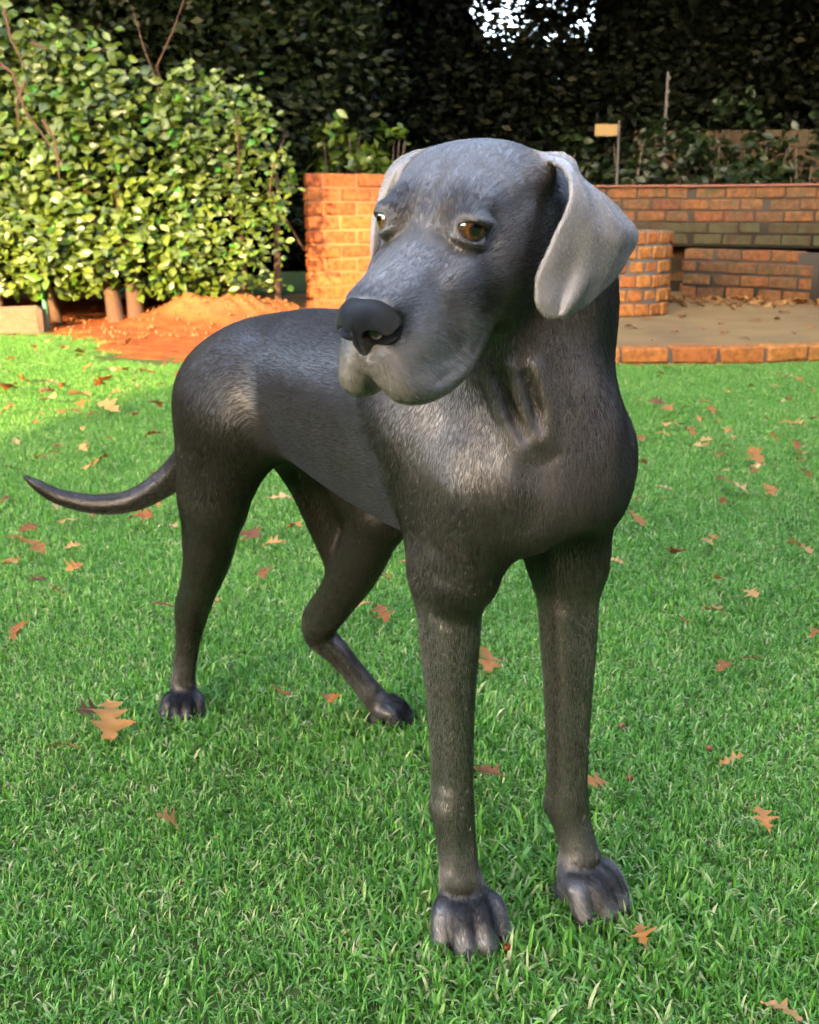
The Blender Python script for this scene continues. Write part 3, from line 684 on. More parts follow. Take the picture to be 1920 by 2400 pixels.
# sunlit wall on the left, behind the dog
A0=W(720,600,8.35)[:2]; B0=W(1075,600,8.75)[:2]
lw=empty('brick_wall',(A0[0],A0[1],0),label='sunlit orange brick wall with a plain end beside the hedge',cat='wall')
fm,hm=bset('brick',BL,CH-.011,BD,M_BR_RED)
nrow=10; wall_run(lw,[A0,B0],.045,nrow,CH,BL,BD,fm,hm)
V,F=box_core('c',A0+nrm(B0-A0)*.008,B0-nrm(B0-A0)*.008,.0,.045+nrow*CH-.006,BD-.012,M_MORTP,lw)
ob('mortar',mesh_np('mortar',np.array(V)-np.array(lw.location),F,M_MORTP),parent=lw)
# patio: round concrete slab with a brick kerb
PC=np.array([1.42,8.62]); PRAD=2.76; SZ=.085
m=NT('patio concrete'); g=m.n('NewGeometry'); nz=m.noise(2.2,7,.65,g.outputs['Position']); n2=m.noise(60,4,.7,g.outputs['Position'])
c=m.ramp(nz,[(.3,(0.0837,0.0480,0.0136)),(.55,(0.1339,0.0814,0.0245)),(.75,(0.1674,0.1046,0.0354))]); m.l(m.mix(.4,c,m.ramp(n2,[(.3,(.6,.6,.6)),(.7,(1,1,1))]),'MULTIPLY'),m.b.inputs['Base Color']); m.set(Roughness=.9); m.bump(n2,.3,.003); M_CONC=m.m
N=96; V=[(PC[0],PC[1],SZ)]+[(PC[0]+(PRAD-.06)*math.cos(2*math.pi*i/N),PC[1]+(PRAD-.06)*math.sin(2*math.pi*i/N),SZ) for i in range(N)]
ob('patio',mesh_np('patio',V,[[0,1+i,1+(i+1)%N] for i in range(N)],M_CONC),kind='structure')
kb=empty('kerb',(float(PC[0]),float(PC[1]),0),kind='structure')
kbm=brick_meshes('brick',.250,.088,.115,M_BR_ORANGE,8,r=.008,chip=.006)
nk_=int(2*math.pi*PRAD/.262)
for i in range(nk_):
    a=2*math.pi*i/nk_
    if math.sin(a)>.35: continue
    for zz,sc in ((.052,1.0),(-.035,1.0)):
        aa=a+(0 if zz>0 else .05)
        o=bpy.data.objects.new('brick',kbm[rng.integers(8)]); C.objects.link(o); o.parent=kb
        o.location=(PRAD*math.cos(aa)+rng.normal()*.003,PRAD*math.sin(aa)+rng.normal()*.003,zz+rng.normal()*.002); o.rotation_euler=(rng.normal()*.01,rng.normal()*.01,aa+math.pi/2)
V=[];F=[]
for i in range(N):
    a=2*math.pi*i/N
    for r_ in (PRAD-.075,PRAD+.045): 
        for z in (-.05,.083): V.append((r_*math.cos(a),r_*math.sin(a),z))
for i in range(N):
    a=4*i;b=4*((i+1)%N); F+=[[a+1,b+1,b+3,a+3],[a+2,a+3,b+3,b+2],[a,b,b+1,a+1]]
ob('mortar',mesh_np('mortar',V,F,M_MORTG),parent=kb)
# round brick fire pit
fc=np.array([1.455,8.03]); fr=.452; FH=.675; ncr=6; fch=(FH-SZ)/ncr
fp=empty('fire_pit',(fc[0],fc[1],SZ),label='round fire pit of orange header bricks on the patio',cat='fire pit')
fpm=brick_meshes('brick',.112,fch-.014,.11,M_BR_ORANGE,8,r=.010,chip=.007); nb=22
for r_ in range(ncr):
    for i in range(nb):
        a=2*math.pi*(i+.5*(r_%2))/nb+rng.normal()*.006
        o=bpy.data.objects.new('brick',fpm[rng.integers(8)]); C.objects.link(o); o.parent=fp
        o.location=((fr-.055)*math.cos(a),(fr-.055)*math.sin(a),fch*(r_+.5)); o.rotation_euler=(0,0,a+math.pi/2)
V=[];F=[]
for i in range(48):
    a=2*math.pi*i/48
    for r_,z in ((fr-.008,0),(fr-.008,FH-SZ-.004),(fr-.105,FH-SZ-.004),(fr-.105,0)): V.append((r_*math.cos(a),r_*math.sin(a),z))
for i in range(48):
    a=4*i;b=4*((i+1)%48); F+=[[a,b,b+1,a+1],[a+1,b+1,b+2,a+2],[a+2,b+2,b+3,a+3]]
ob('mortar',mesh_np('mortar',V,F,M_MORTG),parent=fp)
# curved garden wall behind the patio: upper courses bridge two openings
zb=.515; UW=[W(1150,500,9.95)[:2],W(1395,500,9.85)[:2],W(1600,500,9.75)[:2],W(1780,500,9.5)[:2],W(1960,500,9.1)[:2],W(2150,500,8.5)[:2]]
rw=empty('patio_wall',(float(UW[1][0]),float(UW[1][1]),SZ),label='weathered brown brick wall curving round the patio, open below',cat='wall')
bf,bh=bset('brick',BL,.086,BD,M_BR_BROWN); mf,mh=bset('brick',BL,.086,BD,M_BR_MOSS)
wall_run(rw,UW,zb,5,.0975,BL,BD,lambda r: mf if r<2 else bf,bh,phase=0)
def ribbon_core(P,z0,z1,th,name,mat,parent):
    P=np.array(P,float); V=[];F=[]; n=len(P); T=np.gradient(P,axis=0); T/=np.linalg.norm(T,axis=1)[:,None]; Nn=np.stack([-T[:,1],T[:,0]],1)
    for i in range(n):
        for s,z in ((-1,z0),(-1,z1),(1,z1),(1,z0)): V.append((*(P[i]+Nn[i]*s*th/2),z))
    for i in range(n-1):
        for k in range(4): a=4*i+k;b=4*i+(k+1)%4; F.append([a,a+4,b+4,b])
    F+=[[0,1,2,3],[4*n-1,4*n-2,4*n-3,4*n-4]]
    return ob(name,mesh_np(name,np.array(V)-np.array(parent.location),F,mat),parent=parent)
ribbon_core(UW,zb-.01,zb+5*.0975-.004,BD-.014,'mortar',M_MORT,rw)
m=NT('red coping tile'); nz=m.noise(25,5,.6); m.l(m.ramp(nz,[(.3,(0.0806,0.0279,0.0174)),(.7,(0.1488,0.0527,0.0310))]),m.b.inputs['Base Color']); m.set(Roughness=.8); m.bump(nz,.3,.004)
ribbon_core([p+np.array([0,-.004]) for p in UW],zb+5*.0975,zb+5*.0975+.020,BD+.03,'coping',m.m,rw)
LWs=[W(1607,650,9.45)[:2],W(1700,650,9.25)[:2],W(1800,650,9.0)[:2],W(1925,650,8.65)[:2]]
wall_run(rw,LWs,SZ,4,.1045,BL,BD,bf,bh,phase=1,skip=lambda r,s: r==3 and s>1.0)
ribbon_core(LWs,SZ-.02,SZ+.40,BD-.014,'mortar',M_MORT,rw)
# brick back of the opening
BWk=[p+np.array([.02,.42]) for p in UW]; wall_run(rw,BWk,SZ-.02,4,.1045,BL,BD,bf,bh)
ribbon_core(BWk,SZ-.05,zb+.1,BD-.014,'mortar',M_MORT,rw)
V=[];F=[]
for i,(p,q) in enumerate(zip(UW,BWk)):
    V+=[(*(p+np.array([0,.05])),zb+.49),(*q,zb+.47)]
for i in range(len(UW)-1): a=2*i; F.append([a,a+2,a+3,a+1])
ob('roof_slab',mesh_np('roof_slab',np.array(V)-np.array(rw.location),F,M_CONC),parent=rw)
# low stone edging at the left of the bed
m=NT('edging stone'); nz=m.noise(14,6,.7); m.l(m.ramp(nz,[(.3,(0.0750,0.0409,0.0205)),(.7,(0.1364,0.0887,0.0477))]),m.b.inputs['Base Color']); m.set(Roughness=.9); m.bump(nz,.5,.01); M_EDGE=m.m
eg=empty('stone_edging',(-2.9,7.1,0),label='low brown stone edging along the bed beside the green stake',cat='edging')
es=brick_meshes('stone_block',.50,.20,.16,M_EDGE,3,r=.02,chip=.02)
for i in range(6):
    p=W(112-i*175,760,7.35)[:2]+np.array([-.27,0])
    o=bpy.data.objects.new('stone_block',es[i%3]); C.objects.link(o); o.parent=eg; o.location=(p[0]+2.9,p[1]-7.1,.085); o.rotation_euler=(0,rng.normal()*.02,rng.normal()*.04)
# green stake
def tubemesh(P,R,n=8,cap=True):
    P=np.asarray(P,float); T=np.gradient(P,axis=0); V=[];F=[]
    for i,p in enumerate(P):
        t=nrm(T[i]); a=nrm(np.cross(t,(.3,.9,.2))); b=np.cross(t,a)
        for k in range(n): V.append(p+(a*math.cos(2*math.pi*k/n)+b*math.sin(2*math.pi*k/n))*R[i])
    for i in range(len(P)-1):
        for k in range(n): F.append([i*n+k,i*n+(k+1)%n,(i+1)*n+(k+1)%n,(i+1)*n+k])
    return np.array(V),F
m=NT('green painted metal'); nz=m.noise(40,4); m.l(m.ramp(nz,[(.3,(0.0372,0.1860,0.1054)),(.7,(0.0558,0.2480,0.1550))]),m.b.inputs['Base Color']); m.set(Roughness=.5); M_GREEN=m.m
p=WG(125,768); V,F=tubemesh([(p[0],p[1]-.12,-.05),(p[0]-.004,p[1]-.12,.2),(p[0]-.012,p[1]-.12,.42),(p[0]-.012,p[1]-.115,.43)],[.018,.018,.018,.002],10)
ob('garden_stake',mesh_np('garden_stake',V,F,M_GREEN,True),label='green round garden stake at the foot of the hedge',cat='stake')
# far retaining wall, poles and yellow plate
M_BR_FAR=brick_mat('far brown brick',[(.0,(0.0317,0.0167,0.0074)),(.5,(0.0446,0.0242,0.0104)),(1,(0.0298,0.0186,0.0097))],moss=.3)
ff,fh=bset('brick',.42,.17,.15,M_BR_FAR)
FWp=[W(1482,400,11.6)[:2],W(1700,400,11.5)[:2],W(2050,400,11.3)[:2]]
fw=empty('retaining_wall',(float(FWp[0][0]),float(FWp[0][1]),0),label='dim brown block wall behind the shrubs beyond the patio',cat='wall')
wall_run(fw,FWp,.30,7,.185,.42,.15,ff,fh,phase=0); ribbon_core(FWp,0,.30+7*.185-.02,.13,'mortar',M_MORT,fw)
m=NT('weathered pole'); nz=m.noise(50,4); m.l(m.ramp(nz,[(.3,(0.0248,0.0223,0.0186)),(.7,(0.0465,0.0422,0.0360))]),m.b.inputs['Base Color']); m.set(Roughness=.7); M_POLE=m.m
a=W(1566,168,10.9);b=W(1550,440,10.9); pp=[b*(1-t)+a*t for t in np.linspace(-.25,1,6)]
V,F=tubemesh(pp,[.016]*5+[.012],8); po=empty('knobbed_pole',tuple(pp[0]),label='tall thin knobbed pole in front of the far block wall',cat='pole')
ob('shaft',mesh_np('shaft',V-pp[0],F,M_POLE,True),parent=po)
for t in np.linspace(.25,.95,7):
    q=b*(1-t)+a*t; V,F=tubemesh([q+(0,0,-.02),q+(.022,0,0),q+(.012,0,.02)],[.010,.014,.004],6); ob('knob',mesh_np('knob',V-pp[0],F,M_POLE,True),parent=po)
a=W(1452,282,10.4);b=W(1447,400,10.4); V,F=tubemesh([b*1.9-a*.9,b,a],[.014,.014,.010],8)
ps=empty('sign_post',tuple(b),label='thin grey post carrying a blank yellow plate',cat='sign'); ob('post',mesh_np('post',V-b,F,M_POLE,True),parent=ps)
m=NT('yellow plate'); nz=m.noise(30,3); m.l(m.ramp(nz,[(.3,(0.1240,0.0713,0.0136)),(.7,(0.1550,0.0930,0.0198))]),m.b.inputs['Base Color']); m.set(Roughness=.5); M_YEL=m.m
c0=W(1395,291,10.38);c1=W(1447,319,10.38); bm=bmesh.new(); bmesh.ops.create_cube(bm,size=1)
for v in bm.verts: v.co=Vector((v.co.x*(c1[0]-c0[0]),v.co.y*.012,v.co.z*(c0[2]-c1[2])))
bmesh.ops.bevel(bm,geom=bm.edges[:],offset=.003,segments=2,affect='EDGES'); me=bpy.data.meshes.new('plate'); bm.to_mesh(me); bm.free(); me.materials.append(M_YEL)
o=ob('plate',me,parent=ps); o.location=Vector((c0+c1)/2-b)
# house behind the camera; its corner throws the shade over the lawn
m=NT('brown plaster'); nz=m.noise(18,5,.6); m.l(m.ramp(nz,[(.3,(0.1612,0.1178,0.0806)),(.7,(0.2108,0.1612,0.1116))]),m.b.inputs['Base Color']); m.set(Roughness=.9); m.bump(nz,.2,.004); M_PLAS=m.m
m=NT('roof tile'); m.set(Base_Color=(.20,.07,.045,1),Roughness=.8); M_ROOF=m.m
hx0,hx1,hy0,hy1,hh=-5.72,9.0,-17.0,-9.0,HOUSE_H
hs=empty('house',((hx0+hx1)/2,(hy0+hy1)/2,0),label='brown plastered house with a tiled roof facing the garden',cat='house')
hl=np.array(hs.location)
def boxm(x0,x1,y0,y1,z0,z1):
    V=[(x,y,z) for z in (z0,z1) for x,y in ((x0,y0),(x1,y0),(x1,y1),(x0,y1))]; return np.array(V),[[3,2,1,0],[4,5,6,7],[0,1,5,4],[1,2,6,5],[2,3,7,6],[3,0,4,7]]
V,F=boxm(hx0,hx1,hy0,hy1,0,hh); ob('wall',mesh_np('wall',V-hl,F,M_PLAS),parent=hs)
V=np.array([(hx0-.05,hy0-.3,hh+.01),(hx1+.3,hy0-.3,hh+.01),(hx1+.3,hy1+.3,hh+.01),(hx0-.05,hy1+.3,hh+.01),(hx0+1.5,(hy0+hy1)/2,hh+2.2),(hx1-1.5,(hy0+hy1)/2,hh+2.2)])
me=bpy.data.meshes.new('roof'); me.from_pydata([tuple(v-hl) for v in V],[],[(0,1,5,4),(1,2,5),(2,3,4,5),(3,0,4),(3,2,1,0)]); me.materials.append(M_ROOF); ob('roof',me,parent=hs)
m=NT('window glass'); m.set(Base_Color=(.03,.035,.04,1),Roughness=.05); M_GLASS=m.m
m=NT('white frame'); m.set(Base_Color=(.75,.75,.73,1),Roughness=.5); M_FRAME=m.m
for wx,wz in [(x,z) for x in (-4.2,-.6,3.2,6.2) for z in (0,3.2,6.4)]:
    V,F=boxm(wx,wx+1.5,hy1,hy1+.03,.9+wz,2.1+wz); f=ob('window',mesh_np('window',V-hl,F,M_FRAME),parent=hs)
    for k in (0,1):
        V,F=boxm(wx+.06+k*.71,wx+.73+k*.71,hy1+.031,hy1+.045,.96+wz,2.04+wz); ob('pane',mesh_np('pane',V-hl,F,M_GLASS),parent=f)
# ---------------------------------------------------------------- leaves and foliage
def leaf_tpl(prof,fold=.25,curl=.15,nl=5):
    """leaf along +Y, unit length, normal +Z; prof: half width at each station"""
    V=[];F=[]
    ts=np.linspace(0,1,nl)
    for t,w in zip(ts,np.interp(ts,np.linspace(0,1,len(prof)),prof)):
        zc=-curl*t*t
        V+=[(-w,t,zc+w*fold),(0,t,zc),(w,t,zc+w*fold)]
    for i in range(nl-1):
        a=3*i; F+=[[a,a+1,a+4,a+3],[a+1,a+2,a+5,a+4]]
    return np.array(V),np.array(F)
def frames(up,yaw):
    """rotation matrices with +Z near up and +Y turned by yaw"""
    z=up/np.linalg.norm(up,axis=1)[:,None]; h=np.stack([np.cos(yaw),np.sin(yaw),np.zeros_like(yaw)],1)
    y=h-z*(h*z).sum(1)[:,None]; y/=np.linalg.norm(y,axis=1)[:,None]+1e-9; x=np.cross(y,z)
    return np.stack([x,y,z],2)
def scatter(tpl,P,R,S):
    V,F=tpl; n=len(P); k=len(V)
    VV=np.einsum('nij,vj->nvi',R,V)*S[:,None,None]+P[:,None]
    FF=(F[None]+(np.arange(n)*k)[:,None,None]).reshape(-1,F.shape[1])
    return VV.reshape(-1,3),FF,k
def leaf_mesh(name,tpl,P,R,S,mat,smooth=True):
    V,F,k=scatter(tpl,P,R,S); me=mesh_np(name,V,F,mat,smooth)
    a=me.attributes.new('lv','FLOAT','POINT'); a.data.foreach_set('value',np.repeat(rng.random(len(P)),k).astype(np.float32)); return me
def leaf_mat(name,stops,rough=.35,spec=.5,trans=.25,objrand=False):
    m=NT(name)
    if objrand: f=m.n('ObjectInfo').outputs['Random']
    else: f=m.n('Attribute',attribute_name='lv').outputs['Fac']
    c=m.ramp(f,stops); g=m.n('NewGeometry'); n1=m.noise(55,4,.6,g.outputs['Position'])
    c=m.mix(.4,c,m.ramp(n1,[(.3,(.7,.7,.7)),(.7,(1.15,1.15,1.1))]),'MULTIPLY')
    m.l(c,m.b.inputs['Base Color']); m.set(Roughness=rough,Specular_IOR_Level=spec)
    tr=m.n('BsdfTranslucent'); m.l(c,tr.inputs[0]); mx=m.n('MixShader'); mx.inputs[0].default_value=trans
    m.l(m.b.outputs[0],mx.inputs[1]); m.l(tr.outputs[0],mx.inputs[2]); m.l(mx.outputs[0],m.out.inputs[0]); return m.m
def stick(name,P,R,mat,parent,n=6):
    P=np.asarray(P,float)-np.array(parent.location); V,F=tubemesh(P,R,n); return ob(name,mesh_np(name,V,F,mat,True),parent=parent)
HSTOPS=[(.0,(0.0336,0.0633,0.0079)),(.35,(0.0597,0.0973,0.0127)),(.65,(0.0858,0.1266,0.0174)),(.86,(0.1119,0.1558,0.0277)),(.93,(0.0336,0.1558,0.0174)),(1,(0.1716,0.2239,0.0713))]
M_HLEAF=leaf_mat('hedge leaf',HSTOPS,.34,.45,.25); M_HLEAFO=leaf_mat('hedge leaf single',HSTOPS,.34,.45,.25,True)
m=NT('hedge bark'); nz=m.noise(30,5,.7); m.l(m.ramp(nz,[(.3,(0.0450,0.0204,0.0090)),(.7,(0.0900,0.0432,0.0204))]),m.b.inputs['Base Color']); m.set(Roughness=.9); m.bump(nz,.5,.006); M_BARK=m.m
m=NT('dark bark'); nz=m.noise(20,5,.7); m.l(m.ramp(nz,[(.3,(.035,.026,.018)),(.7,(.08,.06,.042))]),m.b.inputs['Base Color']); m.set(Roughness=.95); m.bump(nz,.6,.01); M_DBARK=m.m
m=NT('dark filler'); m.set(Base_Color=(.0016,.0018,.0010,1),Roughness=1.0,Specular_IOR_Level=0.0); M_INNER=m.m  # near-black solid inside foliage, standing in for its deep inner shade
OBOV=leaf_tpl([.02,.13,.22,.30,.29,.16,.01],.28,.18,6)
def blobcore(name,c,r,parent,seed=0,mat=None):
    """uneven closed mass of dark filler"""
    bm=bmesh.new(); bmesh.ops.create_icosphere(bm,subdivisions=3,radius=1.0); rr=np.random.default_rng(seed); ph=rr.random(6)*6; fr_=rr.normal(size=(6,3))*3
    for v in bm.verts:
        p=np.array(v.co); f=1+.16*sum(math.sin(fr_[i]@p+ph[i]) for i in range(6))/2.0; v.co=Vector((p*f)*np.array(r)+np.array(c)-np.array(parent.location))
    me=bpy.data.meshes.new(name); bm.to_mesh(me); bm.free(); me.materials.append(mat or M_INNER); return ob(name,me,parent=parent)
# ---- the sunlit hedge: three shrubs grown together
def hedge_front(x,z):
    u=7.50+.22*vnoise(x,z,2.6,11)+.10*vnoise(x,z,7,12); u=u+.30*np.clip((.55-z)/.4,0,1)+.18*np.clip((z-1.9),0,2); return u+.12*np.clip(x+1.3,0,1)
SHR=[('hedge shrub with bare orange twigs beside the low stone edging',-9.,-2.32,-2.75),('hedge shrub on two pale trunks behind the bare soil',-2.32,-1.52,-1.95),('hedge shrub with slim stems rising from the mound beside the brick wall',-1.52,-.5,-1.12)]
for si,(lab,xa,xb,xc) in enumerate(SHR):
    hg=empty('hedge_shrub',(xc,7.95,0),label=lab,cat='shrub',group='sunlit hedge along the soil bed')
    x0=max(xa,-4.6); wd=(min(xb,-.80)-x0); n=int(6200*wd)
    X=rng.uniform(x0-.12,min(xb,-.80)+.12,n); Z=.24+rng.random(n)**1.1*2.9; 
    dp=rng.exponential(.13,n); Yv=hedge_front(X,Z)+dp
    hole=vnoise(X,Z,6.5,20+si); keep=(hole>-.62)|(dp>.25); keep&=~((Z<.34)&(rng.random(n)<.3)); keep&=~((Z<.55)&(X>-1.05)&(rng.random(n)<.7))
    ztop=np.interp(X,[-4.6,-3.0,-2.4,-1.8,-1.3,-.95,-.75],[2.7,2.35,1.95,1.72,1.66,1.52,1.25])+.16*vnoise(X,X*0,6,40)+rng.normal(0,.07,n); keep&=(Z<ztop)&(X<-.86+.13*vnoise(Z,Z*0,5,41)+rng.normal(0,.04,n))
    X,Yv,Z,dp=X[keep],Yv[keep],Z[keep],dp[keep]; n=len(X)
    up=np.stack([rng.normal(0,.65,n),rng.normal(-.75,.5,n),rng.normal(.62,.5,n)],1); R=frames(up,rng.uniform(0,6.28,n)); S=rng.uniform(.045,.105,n)*np.where(X>-1.5,.8,1.0)
    P=np.stack([X,Yv,Z],1); o_=np.argsort(dp+np.where(Z>1.75,.5,0)+np.where(X<-3.15,1,0)); one,rest=o_[:300],o_[300:]
    hl_=np.array(hg.location); tv,tf=OBOV; lm=[mesh_np('leaf',leaf_tpl([.02,.13,.22,.30,.29,.16,.01],rng.uniform(.1,.45),rng.uniform(.05,.35),6)[0],tf,M_HLEAFO,True) for _ in range(4)]
    for i in one:
        q=bpy.data.objects.new('leaf',lm[rng.integers(4)]); C.objects.link(q); q.parent=hg
        q.matrix_local=Matrix.LocRotScale(Vector(P[i]-hl_),Matrix(R[i].tolist()).to_quaternion(),Vector((S[i],)*3))
    ob('foliage',leaf_mesh('foliage',OBOV,P[rest]-hl_,R[rest],S[rest],M_HLEAF),parent=hg,kind='stuff')
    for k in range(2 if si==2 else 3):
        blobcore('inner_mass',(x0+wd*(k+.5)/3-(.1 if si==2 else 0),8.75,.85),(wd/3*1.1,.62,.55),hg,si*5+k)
    stems={0:[(-3.0,7.9),(-2.55,7.85)],1:[(-2.06,7.62,-.10),(-1.93,7.66,-.06)],2:[(-1.50,7.86,-.12),(-1.18,7.95,-.05),(-.98,8.05,.0)]}[si]
    for st in stems:
        bx,by=st[:2]; ln=st[2] if len(st)>2 else rng.normal()*.1; r0=[.035,.055,.030][si]
        pts=[(bx,by,-.05),(bx+ln*.3,by+.02,.2),(bx+ln,by+.08,.55),(bx+ln*1.4+rng.normal()*.06,by+.05,1.0),(bx+ln*1.5+rng.normal()*.1,by+.0,1.5)]
        stick('stem',pts,[r0*1.25,r0,r0*.8,r0*.55,r0*.3],M_BARK,hg,8)
    for k in range(2):
        a=np.array([rng.uniform(x0+.1,x0+wd-.1),0,rng.uniform(.7,1.8)]); a[1]=hedge_front(a[0],a[2])-.02
        b=a+np.array([rng.normal()*.14,-.03,rng.uniform(.25,.5)]); mid=(a+b)/2+rng.normal(size=3)*.03; c=a+np.array([rng.normal()*.1,.35,-.4])
        stick('twig',[c,a,mid,b],[.009,.007,.005,.002],M_BARK,hg,5)
    if si==0:
        for tw in ([(-40,120),(30,170),(60,260),(110,330),(150,390)],[(10,20),(25,90),(60,160)],[(60,190),(40,240),(45,300)],[(100,280),(130,330),(140,420)],[(75,100),(110,115)]):
            stick('twig',[W(p[0],p[1]+20*0,7.28) for p in tw],np.linspace(.013,.005,len(tw)),M_BARK,hg,5)
# ---- trees
LANC=leaf_tpl([.02,.20,.24,.12,.01],.2,.15,4)
DIAM=(np.array([(0,0,0),(.24,.48,.05),(0,1,-.10),(-.24,.48,.05)]),np.array([[0,1,2,3]]))
def leafcloud(n,r,clump=60,lo=.35,seed=0,size=(.05,.09)):
    """leaf positions in an ellipsoid, gathered in clumps"""
    rr=np.random.default_rng(seed); k=max(8,n//clump)
    d=rr.normal(size=(k,3)); d/=np.linalg.norm(d,axis=1)[:,None]; rad=(lo**3+(1-lo**3)*rr.random(k))**(1/3); Cc=d*rad[:,None]
    i=rr.integers(k,size=n); P=Cc[i]+rr.normal(size=(n,3))*.11; up=P*.6+rr.normal(size=(n,3))*.8+np.array([0,0,.5])
    return P*np.array(r),frames(up,rr.uniform(0,6.28,n)),rr.uniform(size[0],size[1],n)
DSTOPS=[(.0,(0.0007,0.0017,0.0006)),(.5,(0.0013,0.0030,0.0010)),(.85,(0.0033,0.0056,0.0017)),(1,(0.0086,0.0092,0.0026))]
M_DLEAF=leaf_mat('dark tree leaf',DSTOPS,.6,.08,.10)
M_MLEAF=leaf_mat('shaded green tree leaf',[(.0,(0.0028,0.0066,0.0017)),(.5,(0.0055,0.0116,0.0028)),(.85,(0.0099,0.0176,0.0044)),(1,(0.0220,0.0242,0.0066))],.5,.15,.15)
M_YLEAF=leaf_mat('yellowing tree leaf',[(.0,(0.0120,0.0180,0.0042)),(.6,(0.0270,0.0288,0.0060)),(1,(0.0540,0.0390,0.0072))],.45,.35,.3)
def void(P,c,r): return ((((P-np.array(c))/np.array(r))**2).sum(1)>1)
HOLES=[((W(1178,58,13.0)),(.27,2.2,.16)),((W(1110,70,13.0)),(.20,2.2,.11)),((W(1372,60,13.0)),(.16,2.2,.18)),((W(1385,140,13.0)),(.12,2.0,.11)),((W(1290,85,13.0)),(.10,2.0,.10))]
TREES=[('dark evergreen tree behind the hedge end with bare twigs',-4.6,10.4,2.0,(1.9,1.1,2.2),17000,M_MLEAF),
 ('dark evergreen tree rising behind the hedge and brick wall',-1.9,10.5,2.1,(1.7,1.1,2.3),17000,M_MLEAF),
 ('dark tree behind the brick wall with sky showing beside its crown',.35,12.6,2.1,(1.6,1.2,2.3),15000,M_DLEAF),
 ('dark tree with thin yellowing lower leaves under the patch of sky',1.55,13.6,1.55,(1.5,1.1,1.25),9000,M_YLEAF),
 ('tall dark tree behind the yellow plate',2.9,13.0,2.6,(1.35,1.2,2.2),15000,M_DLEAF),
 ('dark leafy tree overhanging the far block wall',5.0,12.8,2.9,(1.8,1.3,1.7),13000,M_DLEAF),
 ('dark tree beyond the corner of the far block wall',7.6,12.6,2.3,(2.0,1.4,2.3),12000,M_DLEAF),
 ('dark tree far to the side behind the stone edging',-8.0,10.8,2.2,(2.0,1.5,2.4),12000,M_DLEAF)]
for ti_,(lab,x,y,zc,r,n,mat) in enumerate(TREES):
    t=empty('shade_tree',(x,y,0),label=lab,cat='tree',group='dark trees behind the garden')
    P,R,S=leafcloud(int(n*2.3),r,45,.5,ti_+3,(.06,.13)); P=P+np.array([0,0,zc]); k=P[:,2]>.35
    for c,rr_ in HOLES: k&=void(P+np.array([x,y,0]),c,rr_)|(rng.random(len(P))<.28)
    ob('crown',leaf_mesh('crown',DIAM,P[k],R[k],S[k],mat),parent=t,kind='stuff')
    stick('trunk',[(x,y,-.1),(x+.05,y,1.0),(x-.03,y+.05,zc),(x+.1,y,zc+r[2]*.6)],[.16,.12,.08,.03],M_DBARK,t,8)
    for k in range(5):
        a=rng.uniform(0,6.28); stick('branch',[(x,y,zc-.6+.25*k),(x+.5*r[0]*math.cos(a),y+.5*r[1]*math.sin(a),zc-.2+.3*k),(x+.85*r[0]*math.cos(a),y+.85*r[1]*math.sin(a),zc+.1+.35*k)],[.05,.03,.01],M_DBARK,t,5)
    P,R,S=leafcloud(6000,(2.4,2.6,1.4),45,.2,ti_+40,(.16,.28)); P=P+np.array([0,-1.3,4.7])
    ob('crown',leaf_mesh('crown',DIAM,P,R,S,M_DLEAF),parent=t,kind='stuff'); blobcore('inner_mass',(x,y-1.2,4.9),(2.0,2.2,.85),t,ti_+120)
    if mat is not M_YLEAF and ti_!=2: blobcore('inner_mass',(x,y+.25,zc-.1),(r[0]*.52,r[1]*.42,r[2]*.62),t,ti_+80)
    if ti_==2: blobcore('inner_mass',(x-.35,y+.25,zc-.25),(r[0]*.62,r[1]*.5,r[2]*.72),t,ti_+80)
# dense dark hedge closing the view at the back, lower under the patch of sky
bh_=empty('back_hedge',(0,15.2,0),label='long dense dark hedge closing off the garden behind the trees',cat='hedge')
n=60000; X=rng.uniform(-9,10,n); top=np.where((X>.6)&(X<2.9),2.35,4.2)+.25*vnoise(X,X*0,3,5); Z=rng.random(n)*top; Yv=14.9+.3*vnoise(X,Z,2,6)+rng.exponential(.15,n)
P=np.stack([X,Yv,Z],1); k=np.ones(n,bool)
for c,rr_ in HOLES: k&=void(P,np.array(c)*15.0/13.0-np.array([0,0,.82*2/13.]),(rr_[0]*1.1,3,rr_[2]*1.1))|(rng.random(n)<.08)
P=P[k]; n=len(P); up=np.stack([rng.normal(0,.6,n),rng.normal(-.7,.5,n),rng.normal(.6,.5,n)],1)
ob('foliage',leaf_mesh('foliage',DIAM,P-np.array([0,15.2,0]),frames(up,rng.uniform(0,6.28,n)),rng.uniform(.10,.17,n),M_DLEAF),parent=bh_,kind='stuff')
V=[];F=[]
xs=np.linspace(-9.5,10.5,90); tp=np.where((xs>.5)&(xs<3.0),2.2,4.0)
for i,xx in enumerate(xs): V+=[(xx,.35+.12*math.sin(3*xx),0),(xx,.30+.15*math.sin(2.3*xx),tp[i]),(xx,1.3,tp[i]-.1),(xx,1.3,0)]
for i in range(len(xs)-1):
    for k in range(3): a=4*i+k; F.append([a,a+4,a+5,a+1])
ob('inner_mass',mesh_np('inner_mass',V,F,M_INNER,True),parent=bh_)
